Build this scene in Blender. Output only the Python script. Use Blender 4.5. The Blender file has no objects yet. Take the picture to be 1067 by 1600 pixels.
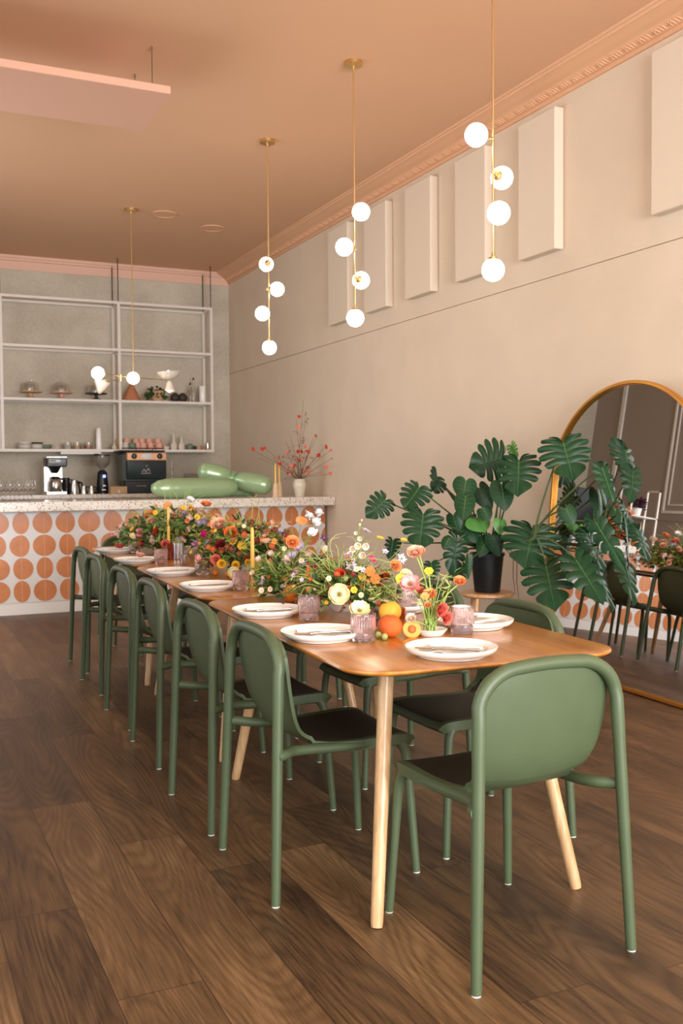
import bpy, math, random
from math import sin, cos, pi, radians, hypot, atan2, sqrt
from mathutils import Vector, Matrix
random.seed(7)
sc = bpy.context.scene
COL = sc.collection
# ------------------------------------------------------------------ camera
FPX, CX, CY, CAMH = 1523.0, 533.5, 800.0, 1.30
yaw, pit, rol = radians(25.1), radians(-2.18), radians(0.43)
cf = Vector((sin(yaw)*cos(pit), cos(yaw)*cos(pit), sin(pit)))
cr0 = Vector((cos(yaw), -sin(yaw), 0)); cu0 = cr0.cross(cf)
cr = cos(rol)*cr0 - sin(rol)*cu0; cu = sin(rol)*cr0 + cos(rol)*cu0
CAMP = Vector((0, 0, CAMH))
cam = bpy.data.cameras.new('camera'); camo = bpy.data.objects.new('camera', cam); COL.objects.link(camo)
camo.matrix_world = Matrix(((cr.x, cu.x, -cf.x, 0), (cr.y, cu.y, -cf.y, 0), (cr.z, cu.z, -cf.z, CAMH), (0, 0, 0, 1)))
cam.sensor_fit = 'VERTICAL'; cam.sensor_height = 36; cam.lens = FPX/1600*36; cam.clip_start = .05
cam.dof.use_dof = True; cam.dof.focus_distance = 3.3; cam.dof.aperture_fstop = 7.0
sc.camera = camo
def ray(x, y): return cf + cr*((x-CX)/FPX) - cu*((y-CY)/FPX)
def onz(x, y, z): d = ray(x, y); return CAMP + d*((z-CAMH)/d.z)
def onx(x, y, X): d = ray(x, y); return CAMP + d*(X/d.x)
def ony(x, y, Y): d = ray(x, y); return CAMP + d*(Y/d.y)
# ------------------------------------------------------------------ light
sc.view_settings.view_transform = 'Standard'; sc.view_settings.look = 'None'
sc.view_settings.gamma = 1; sc.view_settings.use_curve_mapping = False
sc.view_settings.exposure = 0.55
w = bpy.data.worlds.new('world'); sc.world = w; w.use_nodes = True
bg = w.node_tree.nodes['Background']; bg.inputs[0].default_value = (.85, .93, 1, 1); bg.inputs[1].default_value = 1.2
def area(name, loc, rot, sx, sy, power, col):
    l = bpy.data.lights.new(name, 'AREA'); l.shape = 'RECTANGLE'; l.size = sx; l.size_y = sy; l.energy = power; l.color = col
    o = bpy.data.objects.new(name, l); COL.objects.link(o); o.location = loc; o.rotation_euler = rot; return o
area('window_daylight', (1.9, -3.35, 1.75), (radians(90), 0, 0), 4.2, 2.7, 560, (.95, .97, 1))
area('side_window_daylight', (-1.35, 1.35, 1.95), (0, radians(-90), 0), 2.6, 2.9, 30, (1, .98, .96))
area('back_fill_light', (-1.35, 8.1, 2.0), (0, radians(-90), 0), 2.6, 3.3, 45, (1, .98, .96))  # fill light added to brighten the bar and back of the room
# ------------------------------------------------------------------ materials
def srgb(c):
    return tuple(((v/255)/12.92 if v/255 <= .04045 else ((v/255+.055)/1.055)**2.4) for v in c)
MATS = {}
def mat(name, rgb, rough=.5, metal=0, emit=None, estr=0, trans=0, ior=1.45, spec=.5, noise=0, nscale=20, bump=0, bscale=60, coat=0, sss=0):
    if name in MATS: return MATS[name]
    m = bpy.data.materials.new(name); MATS[name] = m; m.use_nodes = True
    nt = m.node_tree; p = nt.nodes['Principled BSDF']; c = (*srgb(rgb), 1)
    p.inputs['Base Color'].default_value = c; p.inputs['Roughness'].default_value = rough
    p.inputs['Metallic'].default_value = metal; p.inputs['IOR'].default_value = ior
    p.inputs['Transmission Weight'].default_value = trans; p.inputs['Specular IOR Level'].default_value = spec
    p.inputs['Coat Weight'].default_value = coat
    if emit: p.inputs['Emission Color'].default_value = (*srgb(emit), 1); p.inputs['Emission Strength'].default_value = estr
    if noise:
        tc = nt.nodes.new('ShaderNodeTexCoord'); n = nt.nodes.new('ShaderNodeTexNoise'); n.inputs['Scale'].default_value = nscale; n.inputs['Detail'].default_value = 5
        nt.links.new(tc.outputs['Object'], n.inputs['Vector'])
        r = nt.nodes.new('ShaderNodeValToRGB'); r.color_ramp.elements[0].position = .3; r.color_ramp.elements[1].position = .7
        r.color_ramp.elements[0].color = tuple(v*(1-noise) for v in c[:3])+(1,); r.color_ramp.elements[1].color = tuple(min(1, v*(1+noise)) for v in c[:3])+(1,)
        nt.links.new(n.outputs['Fac'], r.inputs['Fac']); nt.links.new(r.outputs['Color'], p.inputs['Base Color'])
    if bump:
        tc = nt.nodes.new('ShaderNodeTexCoord'); n = nt.nodes.new('ShaderNodeTexNoise'); n.inputs['Scale'].default_value = bscale; n.inputs['Detail'].default_value = 3
        b = nt.nodes.new('ShaderNodeBump'); b.inputs['Strength'].default_value = bump; b.inputs['Distance'].default_value = .01
        nt.links.new(tc.outputs['Object'], n.inputs['Vector']); nt.links.new(n.outputs['Fac'], b.inputs['Height']); nt.links.new(b.outputs['Normal'], p.inputs['Normal'])
    return m
def N(nt, t, **kw):
    n = nt.nodes.new(t)
    for k, v in kw.items(): setattr(n, k, v)
    return n
def math_(nt, op, a, b=None, c=None):
    n = nt.nodes.new('ShaderNodeMath'); n.operation = op
    for i, v in enumerate((a, b, c)):
        if v is None: continue
        if isinstance(v, (int, float)): n.inputs[i].default_value = v
        else: nt.links.new(v, n.inputs[i])
    return n.outputs[0]
def ramp(nt, fac, stops):
    r = nt.nodes.new('ShaderNodeValToRGB'); e = r.color_ramp.elements
    while len(e) < len(stops): e.new(.5)
    for i, (p, c) in enumerate(stops): e[i].position = p; e[i].color = (*srgb(c), 1)
    nt.links.new(fac, r.inputs['Fac']); return r.outputs['Color']
def floor_mat():
    m = bpy.data.materials.new('oak_plank_floor'); m.use_nodes = True; nt = m.node_tree; L = nt.links.new; p = nt.nodes['Principled BSDF']
    tc = N(nt, 'ShaderNodeTexCoord'); s = N(nt, 'ShaderNodeSeparateXYZ'); L(tc.outputs['Object'], s.inputs[0])
    W, LEN = .222, 1.55
    xi = math_(nt, 'DIVIDE', math_(nt, 'SUBTRACT', s.outputs['X'], .05), W); ci = math_(nt, 'FLOOR', xi); fx = math_(nt, 'FRACT', xi)
    wn = N(nt, 'ShaderNodeTexWhiteNoise', noise_dimensions='1D'); L(ci, wn.inputs['W'])
    yi = math_(nt, 'ADD', math_(nt, 'DIVIDE', s.outputs['Y'], LEN), math_(nt, 'MULTIPLY', wn.outputs['Value'], 7.3)); ri = math_(nt, 'FLOOR', yi); fy = math_(nt, 'FRACT', yi)
    cv = N(nt, 'ShaderNodeCombineXYZ'); L(ci, cv.inputs[0]); L(ri, cv.inputs[1])
    w2 = N(nt, 'ShaderNodeTexWhiteNoise', noise_dimensions='3D'); L(cv.outputs[0], w2.inputs['Vector'])
    # cathedral grain: contour lines of a long stretched noise
    gv = N(nt, 'ShaderNodeCombineXYZ'); L(math_(nt, 'MULTIPLY', s.outputs['X'], 3.6), gv.inputs[0]); L(math_(nt, 'MULTIPLY', s.outputs['Y'], .62), gv.inputs[1]); L(math_(nt, 'MULTIPLY', w2.outputs['Value'], 37.), gv.inputs[2])
    n1 = N(nt, 'ShaderNodeTexNoise'); n1.inputs['Scale'].default_value = 1.0; n1.inputs['Detail'].default_value = 1.0; n1.inputs['Distortion'].default_value = .1; L(gv.outputs[0], n1.inputs['Vector'])
    rings = math_(nt, 'SINE', math_(nt, 'MULTIPLY', n1.outputs['Fac'], 165.))
    rings = math_(nt, 'MULTIPLY_ADD', rings, .5, .5)
    fv = N(nt, 'ShaderNodeCombineXYZ'); L(math_(nt, 'MULTIPLY', s.outputs['X'], 190.), fv.inputs[0]); L(math_(nt, 'MULTIPLY', s.outputs['Y'], 7.), fv.inputs[1]); L(w2.outputs['Value'], fv.inputs[2])
    n2 = N(nt, 'ShaderNodeTexNoise'); n2.inputs['Scale'].default_value = 1; n2.inputs['Detail'].default_value = 3; L(fv.outputs[0], n2.inputs['Vector'])
    n3 = N(nt, 'ShaderNodeTexNoise'); n3.inputs['Scale'].default_value = 3.2; n3.inputs['Detail'].default_value = 2; L(gv.outputs[0], n3.inputs['Vector'])
    f = math_(nt, 'ADD', math_(nt, 'MULTIPLY', math_(nt, 'POWER', rings, .55), math_(nt, 'MULTIPLY', n3.outputs['Fac'], .19)), math_(nt, 'MULTIPLY', n2.outputs['Fac'], .46))
    f = math_(nt, 'ADD', f, math_(nt, 'MULTIPLY', n3.outputs['Fac'], .34))
    f = math_(nt, 'ADD', f, math_(nt, 'MULTIPLY', w2.outputs['Value'], .26)); f = math_(nt, 'SUBTRACT', f, .19)
    col = ramp(nt, f, [(.20, (50, 34, 20)), (.48, (98, 72, 45)), (.78, (142, 111, 76))])
    sx = math_(nt, 'LESS_THAN', math_(nt, 'MINIMUM', fx, math_(nt, 'SUBTRACT', 1, fx)), .0085)
    sy = math_(nt, 'LESS_THAN', math_(nt, 'MINIMUM', fy, math_(nt, 'SUBTRACT', 1, fy)), .0013)
    seam = math_(nt, 'MAXIMUM', sx, sy)
    mx = N(nt, 'ShaderNodeMix', data_type='RGBA'); L(math_(nt, 'MULTIPLY', seam, .75), mx.inputs[0]); L(col, mx.inputs[6]); mx.inputs[7].default_value = (*srgb((45, 28, 18)), 1)
    L(mx.outputs[2], p.inputs['Base Color'])
    L(math_(nt, 'MULTIPLY_ADD', n2.outputs['Fac'], .22, .34), p.inputs['Roughness'])
    b = N(nt, 'ShaderNodeBump'); b.inputs['Strength'].default_value = .25; b.inputs['Distance'].default_value = .002; L(math_(nt, 'SUBTRACT', rings, math_(nt, 'MULTIPLY', seam, 2.)), b.inputs['Height']); L(b.outputs['Normal'], p.inputs['Normal'])
    return m
def wood_mat(name, a, b, c, axis='Y', rough=.35, sc_=1., coat=.3):
    m = bpy.data.materials.new(name); m.use_nodes = True; nt = m.node_tree; L = nt.links.new; p = nt.nodes['Principled BSDF']
    tc = N(nt, 'ShaderNodeTexCoord'); mp = N(nt, 'ShaderNodeMapping'); L(tc.outputs['Object'], mp.inputs[0])
    s = [18*sc_, 18*sc_, 18*sc_]; s['XYZ'.index(axis)] = 1.2*sc_; mp.inputs['Scale'].default_value = s
    n = N(nt, 'ShaderNodeTexNoise'); n.inputs['Scale'].default_value = 1.5; n.inputs['Detail'].default_value = 6; n.inputs['Distortion'].default_value = .4; L(mp.outputs[0], n.inputs['Vector'])
    L(ramp(nt, n.outputs['Fac'], [(.3, a), (.5, b), (.72, c)]), p.inputs['Base Color'])
    p.inputs['Roughness'].default_value = rough; p.inputs['Coat Weight'].default_value = coat; p.inputs['Coat Roughness'].default_value = .15
    return m
def terrazzo_mat():
    m = bpy.data.materials.new('terrazzo'); m.use_nodes = True; nt = m.node_tree; L = nt.links.new; p = nt.nodes['Principled BSDF']
    tc = N(nt, 'ShaderNodeTexCoord'); col = None
    v = N(nt, 'ShaderNodeTexVoronoi'); v.inputs['Scale'].default_value = 62; L(tc.outputs['Object'], v.inputs['Vector'])
    sp = N(nt, 'ShaderNodeSeparateColor'); L(v.outputs['Color'], sp.inputs[0])
    chip = ramp(nt, sp.outputs[0], [(0, (150, 132, 116)), (.3, (186, 162, 140)), (.55, (226, 214, 200)), (.8, (196, 160, 138)), (1, (120, 110, 102))])
    near = math_(nt, 'LESS_THAN', v.outputs['Distance'], math_(nt, 'MULTIPLY', sp.outputs[1], .52))
    mx = N(nt, 'ShaderNodeMix', data_type='RGBA'); L(near, mx.inputs[0]); mx.inputs[6].default_value = (*srgb((228, 220, 208)), 1); L(chip, mx.inputs[7])
    L(mx.outputs[2], p.inputs['Base Color']); p.inputs['Roughness'].default_value = .16
    return m
def concrete_mat(name, a, b, c, sc_=1.):
    m = bpy.data.materials.new(name); m.use_nodes = True; nt = m.node_tree; L = nt.links.new; p = nt.nodes['Principled BSDF']
    tc = N(nt, 'ShaderNodeTexCoord'); n = N(nt, 'ShaderNodeTexNoise'); n.inputs['Scale'].default_value = 1.3*sc_; n.inputs['Detail'].default_value = 8; n.inputs['Roughness'].default_value = .65; L(tc.outputs['Object'], n.inputs['Vector'])
    n2 = N(nt, 'ShaderNodeTexNoise'); n2.inputs['Scale'].default_value = 30; n2.inputs['Detail'].default_value = 4; L(tc.outputs['Object'], n2.inputs['Vector'])
    f = math_(nt, 'ADD', math_(nt, 'MULTIPLY', n.outputs['Fac'], .75), math_(nt, 'MULTIPLY', n2.outputs['Fac'], .25))
    L(ramp(nt, f, [(.35, a), (.5, b), (.65, c)]), p.inputs['Base Color']); p.inputs['Roughness'].default_value = .85
    bp = N(nt, 'ShaderNodeBump'); bp.inputs['Strength'].default_value = .15; bp.inputs['Distance'].default_value = .01; L(n2.outputs['Fac'], bp.inputs['Height']); L(bp.outputs['Normal'], p.inputs['Normal'])
    return m
M_floor = floor_mat()
M_ceil = mat('peach_ceiling_paint', (215, 170, 135), .85, bump=.06, bscale=90)
M_crown = mat('peach_gloss_paint', (220, 170, 132), .5)
M_band = mat('pink_paint', (228, 186, 164), .7)
M_wall = mat('cream_plaster', (218, 200, 178), .9, noise=.03, nscale=2.5, bump=.12, bscale=120)
M_panel = mat('cream_fabric_panel', (220, 204, 184), .95, bump=.1, bscale=400)
M_conc = concrete_mat('grey_limewash', (176, 166, 148), (192, 182, 164), (206, 196, 178))
M_left = mat('grey_wall_paint', (170, 160, 148), .9, bump=.06)
M_white = mat('white_paint', (236, 232, 226), .55)
M_whitemetal = mat('white_powder_coat', (226, 218, 208), .4)
M_tile = mat('white_tile', (226, 222, 218), .22)
M_terra = mat('terracotta_glaze', (206, 132, 84), .22, noise=.10, nscale=9)
M_grout = mat('pale_grout', (228, 180, 150), .8)
M_terz = terrazzo_mat()
M_brass = mat('satin_brass', (222, 188, 130), .34, 1)
M_gold = mat('gold_frame_metal', (214, 150, 66), .28, .9)
M_globe = mat('opal_globe_glow', (255, 250, 240), .3, emit=(255, 238, 214), estr=12)
M_green = mat('moss_green_plastic', (70, 82, 56), .46, noise=.05, nscale=12, bump=.05, bscale=500)
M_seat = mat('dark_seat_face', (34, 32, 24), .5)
M_glide = mat('pale_plastic_glide', (196, 196, 186), .6)
M_oak = wood_mat('pale_oak_leg', (172, 134, 92), (192, 154, 110), (208, 172, 130), 'Z', .4, 2.)
M_top = wood_mat('amber_oak_top', (150, 90, 26), (172, 110, 36), (188, 130, 52), 'Y', .28, 1., .4)
M_mirror = mat('mirror_silver', (232, 232, 232), .01, 1)
M_dark = mat('dark_metal', (52, 46, 42), .5, .6)
M_black = mat('black_plastic', (20, 20, 21), .35)
M_steel = mat('brushed_steel', (196, 194, 190), .25, 1)
M_cer = mat('white_ceramic', (240, 237, 230), .22, noise=.015, nscale=60, coat=.3)
M_linen = mat('grey_linen', (192, 186, 174), .9, noise=.12, nscale=60)
M_linen2 = mat('white_linen', (228, 226, 216), .9)
M_pink = mat('pink_ribbed_glass', (248, 234, 236), .06, trans=.95, ior=1.3)
M_clear = mat('clear_glass', (250, 250, 250), .02, trans=1, ior=1.4)
M_amber = mat('amber_glass', (190, 92, 30), .05, trans=.8, ior=1.4)
M_wax = mat('yellow_wax', (240, 190, 92), .5)
M_wick = mat('wick', (60, 50, 40), .9)
# ------------------------------------------------------------------ mesh building
class MB:
    def __init__(s): s.v = []; s.f = []; s.m = []
    def add(s, vs, fs, mi=0):
        o = len(s.v); s.v += [tuple(v) for v in vs]; s.f += [tuple(i+o for i in f) for f in fs]; s.m += [mi]*len(fs); return s
    def box(s, c, d, mi=0, rz=0, bev=0):
        x, y, z = (k/2 for k in d); R = Matrix.Rotation(rz, 3, 'Z')
        if bev:
            b = min(bev, x*.99, y*.99, z*.99); pts = []; fs = []
            for sz in (-1, 1):
                rings = ((z-b, x, y, 0), (z, x-b, y-b, 1)) if sz > 0 else ((z, x-b, y-b, 1), (z-b, x, y, 0))
                for (zz, xx, yy, q) in rings:
                    c2 = b if q == 0 else 0
                    pts += [(-xx+c2, -yy, sz*zz), (xx-c2, -yy, sz*zz), (xx, -yy+c2, sz*zz), (xx, yy-c2, sz*zz), (xx-c2, yy, sz*zz), (-xx+c2, yy, sz*zz), (-xx, yy-c2, sz*zz), (-xx, -yy+c2, sz*zz)]
            for r in range(3):
                for i in range(8): fs.append((r*8+i, r*8+(i+1) % 8, (r+1)*8+(i+1) % 8, (r+1)*8+i))
            fs.append(tuple(reversed(range(8)))); fs.append(tuple(range(24, 32)))
            return s.add([R @ Vector(p) + Vector(c) for p in pts], fs, mi)
        pts = [(-x, -y, -z), (x, -y, -z), (x, y, -z), (-x, y, -z), (-x, -y, z), (x, -y, z), (x, y, z), (-x, y, z)]
        return s.add([R @ Vector(p) + Vector(c) for p in pts], [(0, 3, 2, 1), (4, 5, 6, 7), (0, 1, 5, 4), (1, 2, 6, 5), (2, 3, 7, 6), (3, 0, 4, 7)], mi)
    def tube(s, path, rad, n=12, closed=False, caps=True, mi=0, sq=1.):
        P = [Vector(p) for p in path]; k = len(P); R = rad if isinstance(rad, (list, tuple)) else [rad]*k
        vs = []; up = None
        for i in range(k):
            t = (P[(i+1) % k]-P[i-1]) if closed else (P[min(i+1, k-1)]-P[max(i-1, 0)])
            t.normalize()
            if up is None:
                up = Vector((0, 0, 1)) if abs(t.z) < .9 else Vector((0, 1, 0))
            a = up - t*up.dot(t)
            if a.length < 1e-6: a = t.orthogonal()
            a.normalize(); up = a; b = t.cross(a)
            for j in range(n): vs.append(P[i] + (a*cos(2*pi*j/n) + b*sin(2*pi*j/n)*sq)*R[i])
        fs = []
        for i in range(k if closed else k-1):
            for j in range(n):
                fs.append((i*n+j, ((i+1) % k)*n+j, ((i+1) % k)*n+(j+1) % n, i*n+(j+1) % n)[::-1])
        if caps and not closed: fs.append(tuple(range(n))); fs.append(tuple(range((k-1)*n, k*n))[::-1])
        return s.add(vs, fs, mi)
    def lathe(s, prof, c=(0, 0, 0), n=24, mi=0, ribs=None, M=None):
        vs = []; c = Vector(c)
        for (r, z) in prof:
            for j in range(n):
                rr = r
                if ribs and ribs(r, z): rr = r*(1+.028*(1 if j % 2 else -1))
                p = Vector((rr*cos(2*pi*j/n), rr*sin(2*pi*j/n), z))
                if M: p = M @ p
                vs.append(p+c)
        fs = [(i*n+j, i*n+(j+1) % n, (i+1)*n+(j+1) % n, (i+1)*n+j) for i in range(len(prof)-1) for j in range(n)]
        k = len(prof)
        if prof[0][0] > 1e-5: fs.append(tuple(range(n))[::-1])
        if prof[-1][0] > 1e-5: fs.append(tuple(range((k-1)*n, k*n)))
        return s.add(vs, fs, mi)
    def ball(s, c, r, n=16, m=10, mi=0, sc=(1, 1, 1), M=None):
        prof = [(max(sin(pi*i/m), 0)*1., -cos(pi*i/m)) for i in range(m+1)]
        S = Matrix.Diagonal((r*sc[0], r*sc[1], r*sc[2])); MM = (M @ S) if M else S
        prof[0] = (1e-5, -1); prof[-1] = (1e-5, 1)
        return s.lathe(prof, c, n, mi, M=MM)
    def build(s, name, mats, parent=None, loc=None, smooth=35, mod=None):
        me = bpy.data.meshes.new(name); me.from_pydata(s.v, [], s.f)
        if not isinstance(mats, (list, tuple)): mats = [mats]
        for m in mats: me.materials.append(m)
        if len(mats) > 1: me.polygons.foreach_set('material_index', s.m)
        if smooth:
            me.polygons.foreach_set('use_smooth', [True]*len(me.polygons)); me.set_sharp_from_angle(angle=radians(smooth))
        me.update(); me.validate()
        o = bpy.data.objects.new(name, me); COL.objects.link(o)
        if parent: o.parent = parent
        if loc is not None: o.location = loc
        return o
def thing(name, label, cat, loc=(0, 0, 0), rz=0, group=None):
    o = bpy.data.objects.new(name, None); COL.objects.link(o); o.empty_display_size = .05
    o.location = loc; o.rotation_euler = (0, 0, rz); return tag(o, label, cat, group)
def tag(o, label, cat, group=None):
    o['label'] = label; o['category'] = cat
    if group: o['group'] = group
    return o
def struct(name, mb, m, parent=None, **k):
    o = mb.build(name, m, parent, **k)
    if not parent: o['kind'] = 'structure'
    return o
def stuff(o): o['kind'] = 'stuff'; return o
def dup(o, label=None, loc=None, rz=None, group=None, parent=None):
    c = o.copy(); COL.objects.link(c)
    if parent: c.parent = parent
    if loc is not None: c.location = loc
    if rz is not None: c.rotation_euler = (0, 0, rz)
    if label: c['label'] = label
    if group: c['group'] = group
    for ch in list(o.children): dup(ch, parent=c)
    return c
def bez(a, b, c, d, n=10):
    a, b, c, d = map(Vector, (a, b, c, d)); return [a*(1-t)**3+b*3*t*(1-t)**2+c*3*t*t*(1-t)+d*t**3 for t in [i/n for i in range(n+1)]]
# ------------------------------------------------------------------ room shell
WX, BY, CZ, LX, RY = 4.33, 12.84, 4.06, -1.0, -3.0
struct('floor', MB().box(((WX+LX)/2, (BY+RY)/2, -.05), (WX-LX+.4, BY-RY+.4, .1)), M_floor, smooth=0)
struct('ceiling', MB().box(((WX+LX)/2, (BY+RY)/2, CZ+.05), (WX-LX+.4, BY-RY+.4, .1)), M_ceil, smooth=0)
mb = MB()   # right wall with a fine groove running along it
mb.box((WX+.1, (BY+RY)/2, 2.695/2-.001), (.2, BY-RY+.4, 2.695-.006)); mb.box((WX+.116, (BY+RY)/2, 2.69), (.2, BY-RY+.4, .02)); mb.box((WX+.1, (BY+RY)/2, (2.698+CZ)/2+.001), (.2, BY-RY+.4, CZ-2.698))
struct('wall_right', mb, M_wall, smooth=0)
struct('wall_back', MB().box(((WX+LX)/2, BY+.1, CZ/2), (WX-LX, .2, CZ)), M_conc, smooth=0)
mb = MB(); y0, y1, z0, z1 = -.2, 2.9, .5, 3.4    # left wall with a side window opening near the camera
y2, y3 = 6.4, 9.8  # farther opening, added only to let the fill light in
mb.box((LX-.1, (y1+y2)/2, CZ/2), (.2, y2-y1, CZ)); mb.box((LX-.1, (y3+BY)/2, CZ/2), (.2, BY-y3, CZ)); mb.box((LX-.1, (y3+y2)/2, z0/2), (.2, y3-y2, z0)); mb.box((LX-.1, (y2+y3)/2, (z1+CZ)/2), (.2, y3-y2, CZ-z1)); mb.box((LX-.1, (RY+y0)/2, CZ/2), (.2, y0-RY, CZ))
mb.box((LX-.1, (y0+y1)/2, z0/2), (.2, y1-y0, z0)); mb.box((LX-.1, (y0+y1)/2, (z1+CZ)/2), (.2, y1-y0, CZ-z1))
struct('wall_left', mb, M_left, smooth=0)
mb = MB(); x0, x1, z0, z1 = -.6, 4.0, .4, 3.5    # front wall behind the camera, with a shop window
mb.box(((LX+x0)/2, RY-.1, CZ/2), (x0-LX, .2, CZ)); mb.box(((x1+WX)/2, RY-.1, CZ/2), (WX-x1, .2, CZ))
mb.box(((x0+x1)/2, RY-.1, z0/2), (x1-x0, .2, z0)); mb.box(((x0+x1)/2, RY-.1, (z1+CZ)/2), (x1-x0, .2, CZ-z1))
struct('wall_front', mb, M_wall, smooth=0)
mb = MB()
for x in (-.57, 1.7, 3.97): mb.box((x, RY-.1, 1.95), (.06, .08, 3.1))
for z in (.43, 2.6, 3.47): mb.box((1.7, RY-.1, z), (4.6, .08, .06))
struct('window_1', mb, M_white, smooth=0)
mb = MB()
for y in (-.17, 1.35, 2.87): mb.box((LX-.1, y, 1.95), (.08, .06, 2.9))
for z in (.53, 3.37): mb.box((LX-.1, 1.35, z), (.08, 3.1, .06))
struct('window_2', mb, M_white, smooth=0)
mb = MB()
for y in (6.43, 8.1, 9.77): mb.box((LX-.1, y, 1.95), (.08, .06, 2.9))
for z in (.53, 3.37): mb.box((LX-.1, 8.1, z), (.08, 3.4, .06))
struct('added_window_3', mb, M_white, smooth=0)  # unseen frame made up for the opening of the fill light
# crown moulding on the right wall, with a scrolled relief
prof = [(0, 3.915), (-.018, 3.915), (-.022, 3.94), (-.014, 3.946), (-.03, 3.952), (-.062, 3.985), (-.07, 3.992), (-.085, 3.995), (-.12, 4.012), (-.15, 4.03), (-.165, 4.032), (-.17, 4.045), (-.185, 4.048), (-.19, CZ), (0, CZ)]
vs = []; fs = []; n = len(prof)
for yy in (RY, BY):
    for (dx, z) in prof: vs.append((WX+dx, yy, z))
for i in range(n): fs.append((i, (i+1) % n, n+(i+1) % n, n+i))
mb = MB().add(vs, fs)
y = 3.6; k = 0
while y < BY-.05:
    lx, lz = WX-.040, 3.966
    tip = (.034 if k % 4 else .014)
    mb.tube([(lx+.012, y-.012, lz-.016), (lx-.006, y+.002, lz), (lx-.018, y+tip-.004, lz+.018)], [.003, .0062, .0025], 5)
    if k % 4 == 0: mb.tube([(lx-.004+.018*cos(a)*.5, y+.018*cos(a), lz+.014*sin(a)) for a in (0, 1, 2, 3, 4, 5)], .0032, 4, closed=True)
    y += .028 if k % 4 else .045; k += 1
struct('trim_1', mb, M_crown, smooth=30)
mb = MB(); prof = [(0, 3.89), (-.015, 3.89), (-.015, 3.995), (-.04, 4.0), (-.045, 4.02), (-.06, 4.03), (-.065, CZ), (0, CZ)]; n = len(prof)
vs = [(xx, BY+dy, z) for xx in (LX, WX) for (dy, z) in prof]; mb.add(vs, [(i, n+i, n+(i+1) % n, (i+1) % n) for i in range(n)])
struct('trim_2', mb, M_band, smooth=20)
struct('baseboard_right', MB().box((WX-.009, (BY+RY)/2, .06), (.018, BY-RY, .12), bev=.004), M_wall, smooth=0)
struct('baseboard_left', MB().box((LX+.009, (BY+RY)/2, .06), (.018, BY-RY, .12), bev=.004), M_left, smooth=0)
# ceiling speakers
for k, (px, py) in enumerate(((257, 334), (332, 356))):
    c = onz(px, py, CZ)
    t = thing('ceiling_speaker', ['flat round ceiling speaker nearer the small pendant canopy', 'flat round ceiling speaker nearer the right wall, above the shelf end'][k], 'speaker', (c.x, c.y, CZ), group='round speakers in the ceiling')
    MB().lathe([(.135, 0), (.135, -.008), (.12, -.012), (.12, -.006)], n=32).build('rim', M_crown, t)
    MB().lathe([(.12, -.001), (.12, -.006), (1e-4, -.0065)], n=32).build('grille', M_ceil, t)
# suspended baffle
t = thing('acoustic_baffle', 'long flat pink acoustic baffle hanging from the ceiling on thin wires', 'acoustic panel', (.45, 6.5, 3.72))
MB().box((0, 0, .025), (2.5, .74, .05), bev=.004).build('panel', mat('peach_felt', (214, 168, 144), .95), t, smooth=0)
for (x, y) in ((1.17, -.22), (1.17, .25), (-1.1, -.22), (-1.1, .25)):
    wv = MB().tube([(x, y, .05), (x, y, CZ-3.72)], .0022, 6).build('hanging_wire', M_dark, t)
    MB().lathe([(.006, .055), (.008, .06), (.008, .085), (.004, .09)], (x, y, 0), 8).lathe([(.008, CZ-3.72-.02), (.008, CZ-3.72)], (x, y, 0), 8).build('clamp', M_steel, wv)
# wall acoustic panels
pl = [('narrow acoustic panel farthest along the cream wall', 8.84, 9.31), ('cream acoustic panel behind the second pendant from the right', 8.02, 8.47), ('cream acoustic panel midway between the two nearest pendants', 7.21, 7.66),
      ('cream acoustic panel partly behind the nearest pendant globes', 6.38, 6.82), ('cream acoustic panel just right of the nearest pendant', 5.52, 5.95), ('cream acoustic panel at the right edge, cut by the frame', 4.14, 4.59)]
for lab, a, b in pl:
    o = MB().box((0, 0, .4875), (.078, (b-a)*1.005, .975), bev=.006).build('sound_absorber', M_panel, loc=(WX-.040, (a+b)/2*1.006, 2.862), smooth=0)
    tag(o, lab, 'acoustic panel', 'acoustic panels along the cream wall')
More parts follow.
